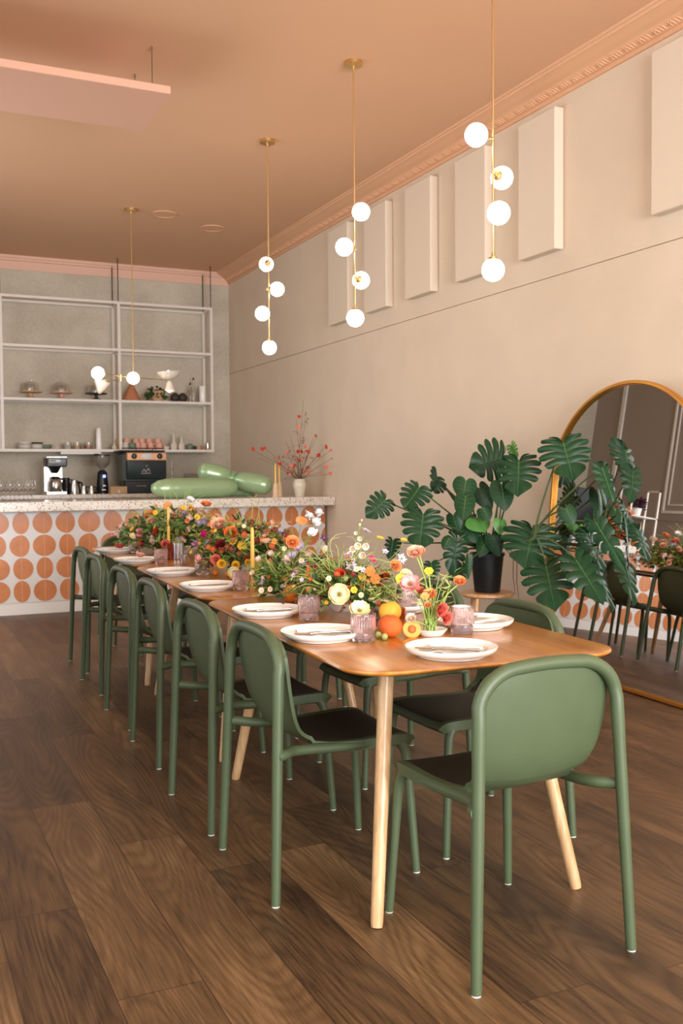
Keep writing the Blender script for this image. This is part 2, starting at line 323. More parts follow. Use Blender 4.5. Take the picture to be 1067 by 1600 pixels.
# ------------------------------------------------------------------ chairs
def interp(T, x):
    for i in range(len(T)-1):
        if x <= T[i+1][0]:
            a, b = T[i], T[i+1]; t = (x-a[0])/(b[0]-a[0]) if b[0] > a[0] else 0
            return [a[j]+(b[j]-a[j])*t for j in range(len(a))]
    return list(T[-1])
def cr_interp(pts, n):
    out = []
    P = [pts[0]]+list(pts)+[pts[-1]]
    for i in range(1, len(P)-2):
        for k in range(n):
            t = k/n; p0, p1, p2, p3 = P[i-1], P[i], P[i+1], P[i+2]
            out.append(tuple(.5*((2*p1[j])+(-p0[j]+p2[j])*t+(2*p0[j]-5*p1[j]+4*p2[j]-p3[j])*t*t+(-p0[j]+3*p1[j]-3*p2[j]+p3[j])*t**3) for j in range(len(p1))))
    out.append(tuple(pts[-1])); return out
def make_chair():
    root = thing('dining_chair', '', 'chair')
    # centreline of shell: y, z, half width
    C = [(-.226, .806, .130), (-.2255, .800, .168), (-.224, .779, .197), (-.221, .745, .212), (-.216, .70, .2155), (-.208, .64, .213), (-.196, .58, .206), (-.182, .535, .197), (-.160, .495, .184), (-.125, .467, .176), (-.08, .455, .178), (-.02, .449, .190), (.06, .449, .202), (.14, .452, .206), (.20, .452, .205), (.235, .446, .198), (.252, .430, .188)]
    C = cr_interp(C, 3); NU = 14
    def rows(i0, i1):
        vs = []; fs = []
        for th in (0, 1):
            for i in range(i0, i1):
                y, z, w = C[i]; ya, za, _ = C[max(i-1, 0)]; yb, zb, _ = C[min(i+1, len(C)-1)]
                t = Vector((0, yb-ya, zb-za)).normalized(); nrm = Vector((0, t.z, -t.y))*-1   # towards front/up
                if nrm.y < 0 and abs(t.z) > .5: nrm = -nrm
                if nrm.z < 0 and abs(t.z) <= .5: nrm = -nrm
                for k in range(NU+1):
                    u = -1+2*k/NU; wrap = .020*u*u*(1 if z > .5 or y < -.1 else .35)
                    p = Vector((u*w, y, z))+nrm*(wrap-(0 if th == 0 else .011+.022*max(0, min(1, (y+.12)/.12))))
                    if i < 9: p.z += -.010*u*u
                    vs.append(p)
        R = i1-i0; W_ = NU+1; off = R*W_
        for i in range(R-1):
            for k in range(NU):
                a = i*W_+k; fs.append((a, a+W_, a+W_+1, a+1)); fs.append((off+a, off+a+1, off+a+W_+1, off+a+W_))
        for i in range(R-1):
            a = i*W_; fs.append((a, off+a, off+a+W_, a+W_)); a = i*W_+NU; fs.append((a, a+W_, off+a+W_, off+a))
        if i0 == 0:
            for k in range(NU): fs.append((k, k+1, off+k+1, off+k))
        if i1 == len(C):
            b = (R-1)*W_
            for k in range(NU): fs.append((b+k, off+b+k, off+b+k+1, b+k+1))
        return MB().add(vs, fs)
    sp = 24
    rows(0, sp+1).build('backrest', M_green, root, smooth=60); sm = rows(sp, len(C)); nr = (len(C)-sp)*(NU+1)
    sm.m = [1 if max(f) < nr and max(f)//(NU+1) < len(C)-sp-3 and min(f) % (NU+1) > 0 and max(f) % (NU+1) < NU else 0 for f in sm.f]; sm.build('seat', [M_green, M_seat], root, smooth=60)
    def leg_pt(s, z):    # rear leg centreline
        t = z/.80; return Vector((s*(.254-.034*t), -.263+.032*t, z))
    # back frame: inverted U
    path = []; rc = .112; xt = .220
    top = .806
    for i in range(7): path.append(leg_pt(-1, .455+(top-rc-.455)*i/6))
    for i in range(1, 10):
        a = pi-(pi/2)*i/9; path.append(Vector((-leg_pt(1, top-rc).x+rc*1.15+rc*1.15*cos(a), -.231, top-rc+rc*sin(a)*.97)))
    for i in range(1, 6): path.append(Vector((-.096+.192*i/6, -.231, top-rc+rc*.97+.004*sin(pi*i/6))))
    for i in range(0, 9):
        a = (pi/2)-(pi/2)*i/9; path.append(Vector((leg_pt(1, top-rc).x-rc*1.15+rc*1.15*cos(a), -.231, top-rc+rc*sin(a)*.97)))
    for i in range(0, 7): path.append(leg_pt(1, (top-rc)+(.455-(top-rc))*i/6))
    R = [.0172 if p.z < .6 else .0185 for p in path]
    MB().tube(path, R, 12).build('back_frame', M_green, root, smooth=60)
    for s in (-1, 1):
        pts = [leg_pt(s, z) for z in (.456, .40, .25, .1, .004)]
        l = MB().tube(pts, [.0172, .0168, .016, .0152, .0145], 12).build('leg', M_green, root, smooth=60)
        MB().lathe([(.0125, 0), (.0125, .005)], leg_pt(s, 0), 12).build('foot_glide', M_glide, l)
        pts = [(s*.186, .195, .435), (s*.190, .212, .412), (s*.196, .222, .37), (s*.206, .233, .2), (s*.216, .245, .004)]
        pts = cr_interp(pts, 3)
        l = MB().tube(pts, [.0185-.0055*i/(len(pts)-1) for i in range(len(pts))], 12).build('leg', M_green, root, smooth=60)
        MB().lathe([(.0115, 0), (.0115, .005)], (s*.216, .245, 0), 12).build('foot_glide', M_glide, l)
        pts = [(s*.240, -.246, .452), (s*.236, -.228, .452), (s*.222, -.208, .452), (s*.200, -.18, .450), (s*.188, -.12, .445), (s*.188, .0, .438), (s*.188, .12, .436), (s*.186, .195, .434)]
        pts = cr_interp(pts, 3)
        MB().tube(pts, [.0165]*len(pts), 12).build('side_rail', M_green, root, smooth=60)
    # front rail under the seat
    MB().tube([(-.188, .198, .432), (0, .205, .430), (.188, .198, .432)], .014, 10).build('front_rail', M_green, root, smooth=60)
    return root
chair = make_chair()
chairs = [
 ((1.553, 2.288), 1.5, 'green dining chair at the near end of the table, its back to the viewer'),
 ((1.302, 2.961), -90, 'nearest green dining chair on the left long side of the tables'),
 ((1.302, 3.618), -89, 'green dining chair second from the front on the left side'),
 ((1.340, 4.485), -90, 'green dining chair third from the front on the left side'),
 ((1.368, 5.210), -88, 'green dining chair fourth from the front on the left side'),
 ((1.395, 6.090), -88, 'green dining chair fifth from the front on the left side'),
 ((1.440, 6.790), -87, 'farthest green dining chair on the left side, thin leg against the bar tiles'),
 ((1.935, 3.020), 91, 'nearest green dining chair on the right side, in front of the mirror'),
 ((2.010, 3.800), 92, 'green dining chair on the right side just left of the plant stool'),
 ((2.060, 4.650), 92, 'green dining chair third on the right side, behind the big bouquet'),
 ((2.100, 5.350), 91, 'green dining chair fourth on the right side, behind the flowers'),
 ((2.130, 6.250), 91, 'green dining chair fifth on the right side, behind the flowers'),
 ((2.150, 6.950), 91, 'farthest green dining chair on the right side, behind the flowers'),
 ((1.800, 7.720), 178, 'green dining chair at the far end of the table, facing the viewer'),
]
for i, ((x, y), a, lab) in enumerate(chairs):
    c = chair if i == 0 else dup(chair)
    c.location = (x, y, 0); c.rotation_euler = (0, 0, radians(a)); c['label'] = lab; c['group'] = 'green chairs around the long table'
# ------------------------------------------------------------------ tables
TZ = .762
def make_table():
    root = thing('dining_table', '', 'table')
    hx, hy, rr = .45, .87, .14
    def ring(ins, z):
        out = []
        for (sx, sy, a0) in ((1, -1, -pi/2), (1, 1, 0), (-1, 1, pi/2), (-1, -1, pi)):
            for i in range(9):
                a = a0+pi/2*i/8; out.append((sx*(hx-rr)+(rr-ins)*cos(a), sy*(hy-rr)+(rr-ins)*sin(a), z))
        return out
    R = [ring(.05, TZ-.024), ring(.012, TZ-.016), ring(.002, TZ-.010), ring(0, TZ-.006), ring(.002, TZ-.001), ring(.006, TZ)]
    n = 36; vs = sum(R, []); fs = [(i*n+j, i*n+(j+1) % n, (i+1)*n+(j+1) % n, (i+1)*n+j) for i in range(5) for j in range(n)]
    fs.append(tuple(range(n))[::-1]); fs.append(tuple(range(5*n, 6*n)))
    MB().add(vs, fs).build('tabletop', M_top, root, smooth=25)
    for sx in (-1, 1):
        for sy in (-1, 1):
            a = Vector((sx*.235, sy*.59, TZ-.022)); b = Vector((sx*.342, sy*.745, 0))
            MB().tube([a.lerp(b, t) for t in (0, .03, .5, .98, 1)], [.026, .0245, .022, .0185, .0165], 16).build('leg', M_oak, root)
    MB().box((0, -.59, TZ-.034), (.5, .06, .022), bev=.003).box((0, .59, TZ-.034), (.5, .06, .022), bev=.003).build('under_rail', M_top, root, smooth=0)
    return root
tb = make_table()
for i, (x, y, a, lab) in enumerate(((1.635, 3.18, -3.2, 'nearest amber wood table with pale round tapered legs'), (1.745, 4.93, -3.0, 'middle amber wood table in the row of three'), (1.825, 6.69, -2.5, 'farthest amber wood table, closest to the tiled bar'))):
    t = tb if i == 0 else dup(tb)
    t.location = (x, y, 0); t.rotation_euler = (0, 0, radians(a)); t['label'] = lab; t['group'] = 'tables joined end to end'
# ------------------------------------------------------------------ tableware
def make_plate():
    o = MB().lathe([(.0001, .004), (.092, .004), (.096, 0), (.101, .001), (.104, .007), (.126, .013), (.135, .022), (.1375, .030), (.1355, .031), (.131, .024), (.121, .017), (.10, .013), (.0001, .0125)], n=48).build('dinner_plate', M_cer, smooth=50)
    return tag(o, '', 'plate', 'white plates set along the table')
def make_napkin():
    b = MB()
    nx, ny = 10, 12; vs = []; fs = []
    for th in (0, 1):
        for i in range(nx+1):
            for j in range(ny+1):
                u, v = i/nx-.5, j/ny-.5; zz = .0035*sin(u*9+v*4)*abs(u)+.002*sin(v*14)
                vs.append((u*.135+.004*sin(v*7), v*.175, .004*th+zz+.003))
    W_ = ny+1; off = (nx+1)*W_
    for i in range(nx):
        for j in range(ny):
            a = i*W_+j; fs.append((off+a, off+a+W_, off+a+W_+1, off+a+1)); fs.append((a, a+1, a+W_+1, a+W_))
    for i in range(nx):
        a = i*W_; fs.append((a, a+W_, off+a+W_, off+a)); a += ny; fs.append((a, off+a, off+a+W_, a+W_))
    for j in range(ny): a = j; fs.append((a, off+a, off+a+1, a+1)); a = nx*W_+j; fs.append((a, a+1, off+a+1, off+a))
    o = b.add(vs, fs).build('napkin', M_linen, smooth=60)
    f = MB()
    f.tube([(.030, -.083, .0085), (.031, .0, .0085), (.033, .083, .0085)], .006, 8, sq=1).build('rolled_hem', M_linen2, o)
    return tag(o, '', 'napkin', 'grey linen napkins on the plates')
def make_fork():
    b = MB()
    b.tube([(0, -.095, .001), (0, -.05, .002), (0, .02, .003), (0, .045, .0015)], [.0055, .0035, .0022, .004], 8, sq=.6)
    for x in (-.0075, -.0025, .0025, .0075): b.tube([(x*.6, .045, .0015), (x, .062, 0), (x, .095, .003)], [.0022, .0016, .0008], 5)
    return tag(b.build('fork', M_steel, smooth=60), '', 'fork', 'silver forks lying on the napkins')
plate, napkin, fork = make_plate(), make_napkin(), make_fork()
# px, py of plate centre, description
plates = [((705, 1013), 'at the near end of the table', 40), ((503, 988), 'nearest on the left side of the table', 72), ((418, 953), 'second on the left side, near the first table joint', 72),
          ((325, 914), 'third on the left side, in front of the fifth tall candle glass', 80), ((268, 892), 'fourth on the left side, by the silver votive cups', 80), ((212, 874), 'fifth on the left side, a peach bloom lying on it', 80),
          ((180, 859), 'farthest on the left side, a red bloom lying on it', 80), ((741, 970), 'nearest on the right side, behind the ribbed glass', -70), ((625, 945), 'second on the right side, half hidden by the big bouquet', -80)]
plates[3] = (plates[3][0], 'third on the left side, beside the taper candle', 80)
PL = []
for i, ((px, py), lab, ang) in enumerate(plates):
    c = onz(px, py, TZ+.022); first = i == 0
    p = plate if first else dup(plate); p.location = (c.x, c.y, TZ+.0005); p['label'] = 'round white dinner plate '+lab; PL.append(c)
    q = napkin if first else dup(napkin); q.location = (c.x+.004, c.y, TZ+.0135); q.rotation_euler = (0, 0, radians(ang)); q['label'] = 'grey linen napkin on plate '+lab
    k = fork if first else dup(fork); a = radians(ang); k.rotation_euler = (0, 0, a+.22); k.location = (c.x-.038*cos(a), c.y-.038*sin(a), TZ+.0245); k['label'] = 'silver fork on plate '+lab
for (x, y) in ((2.08, 4.66), (2.10, 5.38)):
    lab = 'on the right side of the middle table '+('nearer the viewer' if y < 5 else 'farther from the viewer')
    p = dup(plate, 'round white plate '+lab, (x, y, TZ+.0005)); q = dup(napkin, 'folded grey napkin '+lab, (x, y, TZ+.0135), radians(-80))
def make_glass(name, m, h=.092, r=.040):
    # ribbed body above a smooth waisted base
    pr = [(.0001, 0), (r*.86, 0), (r*.93, .004), (r*.93, h*.28), (r*.90, h*.33), (r, h*.38), (r, h*.55), (r, h*.75), (r, h*.97), (r*.97, h), (r*.935, h*.97), (r*.93, h*.7), (r*.93, h*.42), (r*.84, h*.36), (r*.84, h*.14), (.0001, h*.12)]
    return MB().lathe(pr, n=60, ribs=lambda rr, z: z > h*.36 and z < h*.98 and rr > r*.96).build(name, m, smooth=50)
g0 = tag(make_glass('tumbler', M_pink), '', 'glass', 'ribbed pink tumblers on the table')
glasses = [((572, 1004), 'under the pale yellow bloom near the grapes'), ((727, 991), 'beside the near right plate, right of the coral blooms'), ((640, 959), 'behind the orange, against the bouquet'),
           ((486, 971), 'between the two nearest left plates'), ((379, 923), 'left of the taper candle'), ((253, 882), 'beside the fifth left plate'), ((211, 864), 'farthest along the table'), ((318, 899), 'under the pink bud of the middle bouquet')]
for i, ((px, py), lab) in enumerate(glasses):
    c = onz(px, py, TZ); g = g0 if i == 0 else dup(g0); g.location = (c.x, c.y+.02, TZ+.0008); g['label'] = 'ribbed pink glass tumbler '+lab
def small_cup(name, m, c, lab, cat, h=.055, r=.026):
    o = MB().lathe([(.0001, 0), (r*.9, 0), (r, .004), (r, h), (r*.9, h), (r*.88, .01), (.0001, .009)], n=24).build(name, m, loc=c, smooth=40); return tag(o, lab, cat)
M_silv = mat('mercury_silver', (206, 206, 212), .22, .85, noise=.1, nscale=60)
c = onz(289, 882, TZ); small_cup('votive_cup', M_silv, (c.x, c.y, TZ), 'short silver votive cup nearest the fourth left plate', 'candle holder', .06, .03)['group'] = 'silver votive cups'
c = onz(279, 874, TZ); small_cup('votive_cup', M_silv, (c.x, c.y, TZ), 'taller silver votive cup behind the short one', 'candle holder', .105, .036)['group'] = 'silver votive cups'
c = onz(267, 874, TZ); small_cup('amber_cup', M_amber, (c.x, c.y, TZ), 'amber glass cup left of the silver votive cups', 'candle holder', .10, .034)
c = onz(644, 972, TZ); small_cup('amber_cup', M_amber, (c.x, c.y+.1, TZ), 'small amber glass cup behind the peach half', 'candle holder', .04, .024)
def taper(px, py, lab, h=.27, r=.0095, z=TZ, hold=True, Y=None):
    c = onz(px, py, z) if Y is None else ony(px, py, Y)
    t = thing('taper_candle', lab, 'candle', (c.x, c.y, z))
    if hold: MB().lathe([(.0001, 0), (.028, 0), (.028, .004), (.013, .008), (.0125, .03), (.0105, .03), (.0105, .012), (.0001, .012)], n=20).build('candle_foot', M_brass, t)
    MB().lathe([(r, .012), (r*.98, h*.7), (r*.85, h-.012), (r*.4, h), (.0001, h+.001)], n=16).build('wax_stick', M_wax, t)
    MB().tube([(0, 0, h-.002), (.001, 0, h+.01)], .0012, 5).build('wick', M_wick, t); return t
taper(395, 918, 'tall yellow taper candle standing beside the green gourd', .29)
taper(264, 870, 'yellow taper candle amid the far bouquet', .335)
# fruit
def fruit(name, m, c, r, lab, cat, sc_=(1, 1, .93), stem=True, rz=0):
    t = thing(name, lab, cat, c, rz)
    b = MB(); n, mm = 24, 16; vs = []
    prof = []
    for i in range(mm+1):
        a = pi*i/mm; rr = sin(a); zz = -cos(a)
        zz *= (1-.10*math.exp(-(rr/.28)**2)); prof.append((max(rr, 1e-4)*r*sc_[0], (zz+.93)*r*sc_[2]))
    b.lathe(prof, n=n).build('flesh', m, t, smooth=70)
    if stem: MB().tube([(0, 0, r*1.68*sc_[2]), (r*.05, 0, r*2.0*sc_[2])], [.003, .0022], 6).build('stem', M_stem, t)
    return t
M_stem = mat('green_stem', (128, 142, 72), .6)
M_bor = mat('blood_orange_peel', (226, 104, 40), .42, noise=.25, nscale=18, bump=.5, bscale=350)
M_org = mat('orange_peel', (238, 132, 34), .45, bump=.4, bscale=350)
M_peach = mat('apricot_skin', (240, 164, 82), .5, noise=.08, nscale=25)
M_pit = mat('peach_pit', (178, 108, 52), .7, bump=.6, bscale=90)
M_grape = mat('green_grape_skin', (176, 186, 108), .25, trans=.25)
M_plum = mat('plum_skin', (48, 30, 44), .35)
M_gourd = mat('yellow_green_gourd', (136, 132, 44), .45, noise=.22, nscale=22)
M_yel = mat('lemon_rind', (244, 186, 66), .45)
c = onz(618, 998, TZ); fruit('orange', M_bor, (c.x, c.y+.04, TZ), .042, 'large blood orange in front of the fruit group beside the grapes', 'orange')
c = onz(612, 972, TZ); fruit('citrus', M_yel, (c.x+.004, c.y+.02, TZ), .042, 'yellow citrus fruit just behind the blood orange', 'fruit')
c = onz(454, 940, TZ); fruit('orange', M_org, (c.x, c.y-.02, TZ), .045, 'plain orange left of the near bouquet by the ribbed glass', 'orange')
c = onz(407, 916, TZ); fruit('gourd', M_gourd, (c.x+.02, c.y+.06, TZ), .074, 'mottled yellow green gourd behind the taper candle', 'gourd')
c = onz(594, 990, TZ); fruit('plum', M_plum, (c.x+.02, c.y+.05, TZ), .026, 'dark plum between the glass and the blood orange', 'plum', stem=False)
t = thing('peach_half', 'halved peach showing its stone, right of the blood orange', 'peach', (*onz(648, 997, TZ).xy, TZ+.027)); t.rotation_euler = (radians(62), 0, radians(-22)); t.location.y += .02
prof = [(1e-4, -.030)]+[(.0315*sin(a), -.031*cos(a)) for a in (.3, .6, .9, 1.2, 1.5)]+[(.029, .001), (.015, 0), (.012, -.006), (1e-4, -.008)]
MB().lathe(prof, n=28).build('flesh', M_peach, t, smooth=50); MB().ball((0, 0, -.002), .0105, 12, 8, sc=(1, 1.3, .6)).build('stone', M_pit, t)
for k, (px, py, lab) in enumerate(((603, 1001, 'green grape nearest the blood orange'), (593, 998, 'green grape closer to the ribbed glass'), (589, 990, 'green grape at the back of the three'))):
    c = onz(px, py, TZ); tag(MB().ball((0, 0, .0115), .0115, 14, 10).build('grape', M_grape, loc=(c.x, c.y+.01, TZ), smooth=70), lab, 'grape', 'loose green grapes')
for k, (px, py, lab) in enumerate(((368, 905, 'tiny orange kumquat beside the taper candle'), (388, 905, 'tiny orange kumquat under the middle bouquet'), (348, 903, 'tiny orange kumquat at the left of the middle bouquet'))):
    c = onz(px, py, TZ); tag(MB().ball((0, 0, .017), .017, 14, 10, sc=(1, 1, 1.0)).build('kumquat', M_org, loc=(c.x, c.y+.12, TZ), smooth=70), lab, 'kumquat', 'kumquats strewn on the table')
# ------------------------------------------------------------------ flowers
def frame_to(n, twist=0):
    n = Vector(n).normalized(); return (n.to_track_quat('Z', 'Y').to_matrix().to_4x4() @ Matrix.Rotation(twist, 4, 'Z'))
def petal(mb, az, L, W, r0, ph0, ph1, z0=0, nu=4, nv=4, cup=.3, ruff=0, mi=0, shape=.5):
    vs = []; x = r0; z = z0
    for i in range(nu+1):
        u = i/nu; ph = radians(ph0+(ph1-ph0)*u)
        if i: x += L/nu*cos(ph); z += L/nu*sin(ph)
        w = W*(.28+.72*sin(pi*min(u*.62+.12, 1)))*(1 if u < .95 else shape+.3)
        for j in range(nv+1):
            v = -1+2*j/nv; lift = cup*w*v*v; rf = ruff*sin(v*5+u*7)*u
            vs.append((x*cos(az)-v*w*sin(az)-sin(ph)*lift*cos(az), x*sin(az)+v*w*cos(az)-sin(ph)*lift*sin(az), z+cos(ph)*lift+rf))
    fs = [(i*(nv+1)+j, (i+1)*(nv+1)+j, (i+1)*(nv+1)+j+1, i*(nv+1)+j+1) for i in range(nu) for j in range(nv)]
    mb.add(vs, fs, mi)
def g_ranunculus(mb):
    for k in range(7):
        t = k/6; nn = 5+k // 2
        for i in range(nn): petal(mb, 2*pi*(i+.5*(k % 2)+.17*k)/nn, .42+.42*t, .26+.20*t, .05+.13*t, 62-42*t+8*(k % 2), 118-82*t, -.15-.02*k, nu=3, cup=.35, ruff=.03+.03*t)
    mb.ball((0, 0, .12), .13, 8, 6, 1)
def g_sweetpea(mb):
    for a in (-.55, .55): petal(mb, a+pi/2, 1.05, .62, .02, 35, 95, 0, nu=5, nv=5, cup=-.12, ruff=.12)
    for a in (-.4, .4): petal(mb, a-pi/2, .62, .34, .0, 30, 80, 0, cup=.3, ruff=.05)
    petal(mb, 0.4, .7, .45, .02, 20, 60, 0, cup=.3, ruff=.1); petal(mb, pi-.4, .7, .45, .02, 20, 60, 0, cup=.3, ruff=.1)
def g_tulip(mb):
    for k in range(6): petal(mb, pi/3*k, 1.5, .52, .06 if k % 2 else .1, 48, 104, -.6, nu=5, cup=.45, shape=.1)
    mb.ball((0, 0, -.55), .2, 8, 5, 1)
def g_anemone(mb):
    for k in range(4): petal(mb, pi/2*k+.2, .95, .62, .08, 12, 62, -.1, nu=5, cup=.22, ruff=.07)
    for k in range(4): petal(mb, pi/2*k+.95, 1.0, .62, .08, 2, 42, -.14, nu=5, cup=.22, ruff=.08)
    mb.ball((0, 0, .05), .13, 10, 6, 1)
    for k in range(12): a = k*pi/6; mb.tube([(.1*cos(a), .1*sin(a), 0), (.3*cos(a), .3*sin(a), .16)], .022, 4, mi=1)
def g_bell(mb):
    mb.lathe([(.12, -.9), (.38, -.7), (.48, -.2), (.52, .1), (.78, .3), (.72, .3), (.46, .1), (.42, -.3), (.1, -.8)], n=14)
    mb.ball((0, 0, -.3), .2, 8, 5, 1)
def g_daisy(mb):
    for k in range(6): petal(mb, pi/3*k, .85, .42, .1, 22, 10, 0, nu=3, nv=2, cup=.15)
    mb.ball((0, 0, .06), .22, 8, 5, 1)
def g_bud(mb):
    for k in range(5): petal(mb, 2*pi/5*k, 1.25, .46, .02, 40, 118, -.5, nu=4, nv=2, cup=.6, shape=.1)
def g_nigella(mb):
    for k in range(10): petal(mb, pi/5*k, .9 if k % 2 else .7, .16, .08, 40-20*(k % 2), 10, 0, nu=3, nv=2, cup=.15, shape=.0)
    mb.ball((0, 0, .08), .2, 8, 5, 1)
GEN = dict(ranunculus=g_ranunculus, sweet_pea=g_sweetpea, tulip=g_tulip, anemone=g_anemone, foxglove_bell=g_bell, daisy=g_daisy, flower_bud=g_bud, nigella=g_nigella)
PC = dict(orange=(238, 150, 92), deeporange=(216, 116, 56), peach=(238, 180, 150), palepeach=(240, 208, 184), coral=(220, 112, 96), red=(186, 44, 34), magenta=(206, 40, 112), pink=(226, 158, 152), blush=(242, 206, 192),
          white=(242, 238, 238), lilac=(200, 186, 206), mauve=(176, 128, 156), purple=(84, 54, 82), yellow=(240, 184, 58), cream=(238, 224, 172), burgundy=(110, 30, 30), brown=(134, 66, 38), rust=(168, 74, 38))
CC = dict(anemone=(120, 104, 44), daisy=(224, 150, 40), nigella=(120, 130, 90), ranunculus=(150, 120, 52), foxglove_bell=(250, 236, 206), tulip=(128, 148, 74))
BM = {}
def bloom(kind, colr, pos, n, r, parent, twist=None, group=None):
    key = (kind, colr)
    M_ = Matrix.Translation(pos) @ frame_to(n, random.uniform(0, 6.28) if twist is None else twist) @ Matrix.Scale(r, 4)
    if key not in BM:
        mb = MB(); GEN[kind](mb)
        mp = mat('petal_'+colr, PC[colr], .6, noise=.26, nscale=3.5, spec=.25)
        mc = mat('centre_'+kind, CC.get(kind, PC[colr]), .7)
        o = mb.build(kind, [mp, mc], parent, smooth=70); BM[key] = o.data
    else:
        o = bpy.data.objects.new(kind, BM[key]); COL.objects.link(o); o.parent = parent
    o.matrix_local = M_; return o
M_leafA = mat('bouquet_leaf_green', (88, 116, 50), .55, noise=.2, nscale=8)
M_leafB = mat('bouquet_leaf_light', (152, 166, 86), .55, noise=.15, nscale=8)
M_leafC = mat('bouquet_leaf_bronze', (126, 66, 34), .6, noise=.3, nscale=9)
M_leafD = mat('bouquet_leaf_deep', (50, 80, 40), .5, noise=.2, nscale=8)
def leafquad(mb, p, d, L, W, mi=0):
    d = Vector(d).normalized(); s = d.orthogonal().normalized(); s.rotate(Matrix.Rotation(random.uniform(0, 6.28), 3, d)); n = d.cross(s)
    p = Vector(p); m1 = p+d*L*.35+n*L*.10; m2 = p+d*L*.7+n*L*.08
    mb.add([p, m1+s*W, m1-s*W, m2+s*W*.75, m2-s*W*.75, p+d*L, m1-n*W*.25, m2-n*W*.2], [(0, 6, 1), (0, 2, 6), (1, 6, 7, 3), (6, 2, 4, 7), (3, 7, 5), (7, 4, 5)], mi)
def sprig(mb, a, b, r, nl, L, W, bend=.25, spread=1.):
    a, b = Vector(a), Vector(b); mid = a.lerp(b, .55)+Vector((random.uniform(-1, 1), random.uniform(-1, 1), .8))*bend*(b-a).length*.4
    P = bez(a, a.lerp(mid, .6), mid, b, 7); mb.tube(P, [r*(1-.6*i/7) for i in range(8)], 4, caps=False)
    for k in range(nl):
        t = random.uniform(.3, 1.0)*7; i = min(int(t), 6); p = P[i].lerp(P[i+1], t-i); d = (P[i+1]-P[i]).normalized()
        d = d*random.uniform(.1, .9)+Vector((random.uniform(-1, 1), random.uniform(-1, 1), random.uniform(-.6, 1)))*spread
        leafquad(mb, p, d, L*random.uniform(.6, 1.2), W*random.uniform(.7, 1.2))
def rnd_dome(hx, hy, hz, inner=.45, zmin=-.1):
    while True:
        x, y, z = random.uniform(-1, 1), random.uniform(-1, 1), random.uniform(zmin, 1); r = sqrt(x*x+y*y+z*z)
        if inner < r < 1: return Vector((x*hx, y*hy, z*hz))
def bouquet(label, base, bowl, dims, placed, fills, leaves, stems_from=None, name='flower_arrangement'):
    """placed: (kind, colour, px, py, offset along Y from the base, radius m); fills: (kind, colour, count, radius)"""
    bx, by, bz = base; t = thing(name, label, 'flower arrangement', base)
    br, bh = bowl
    MB().lathe([(.0001, 0), (br*.45, 0), (br*.5, .006), (br*.85, bh*.6), (br, bh), (br*.96, bh), (br*.8, bh*.6), (br*.4, .012), (.0001, .01)], n=32).build('bowl', M_cer, t, smooth=50)
    hx, hy, hz = dims; ctr = Vector((0, 0, bh*.8)); stems = MB()
    def put(kind, colr, p, r):
        out = (p-ctr-Vector((0, 0, -.03))).normalized(); cam_d = (CAMP-Vector(base)-p).normalized()
        n = out*.8+cam_d*.75+Vector((0, 0, .1)); n += Vector([random.uniform(-.3, .3) for _ in range(3)])
        if kind in ('tulip', 'flower_bud'): n = out+Vector((0, 0, .6))
        if kind == 'foxglove_bell': n = cam_d+Vector((random.uniform(-.4, .4), 0, -.1))
        bloom(kind, colr, p, n, r, t)
        st = ctr+Vector((random.uniform(-.4, .4)*br, random.uniform(-.4, .4)*br, -.01)); nn = n.normalized()
        stems.tube(bez(st, st.lerp(p, .4)+Vector((0, 0, .03)), p-nn*.07, p-nn*r*.3, 8), .0017, 4, caps=False)
    for (kind, colr, px, py, dy, r) in placed:
        put(kind, colr, ony(px, py, by+dy)-Vector(base), r)
    for (kind, colr, cnt, r) in fills:
        for _ in range(cnt): put(kind, colr, rnd_dome(hx, hy, hz, .6, .05)+ctr, r*random.uniform(.8, 1.15))
    stuff(stems.build('stems', M_stem, t, smooth=60))
    for (nm, m, cnt, nl, L, W, rr, bend) in leaves:
        mb = MB()
        for _ in range(cnt):
            e = rnd_dome(hx, hy, hz, rr, -.12)+ctr; e.z = max(e.z, .02)
            if not nl: e = Vector((e.x*1.05, e.y*1.0, e.z*1.4+.02))
            sprig(mb, ctr+Vector((random.uniform(-.4, .4)*br, random.uniform(-.4, .4)*br, 0)), e, .0013 if nl else .0021, nl, L, W, bend)
        stuff(mb.build(nm, m, t, smooth=0))
    return t
def near(px, py): return onz(px, py, TZ)
M_leafG = mat('pale_grass', (172, 184, 104), .5)
LV = [('foliage', M_leafA, 80, 15, .030, .0052, .45, .35), ('light_foliage', M_leafB, 80, 12, .034, .0036, .55, .7), ('bronze_foliage', M_leafC, 34, 20, .017, .0045, .3, .2), ('deep_foliage', M_leafD, 26, 8, .045, .012, .25, .2)]
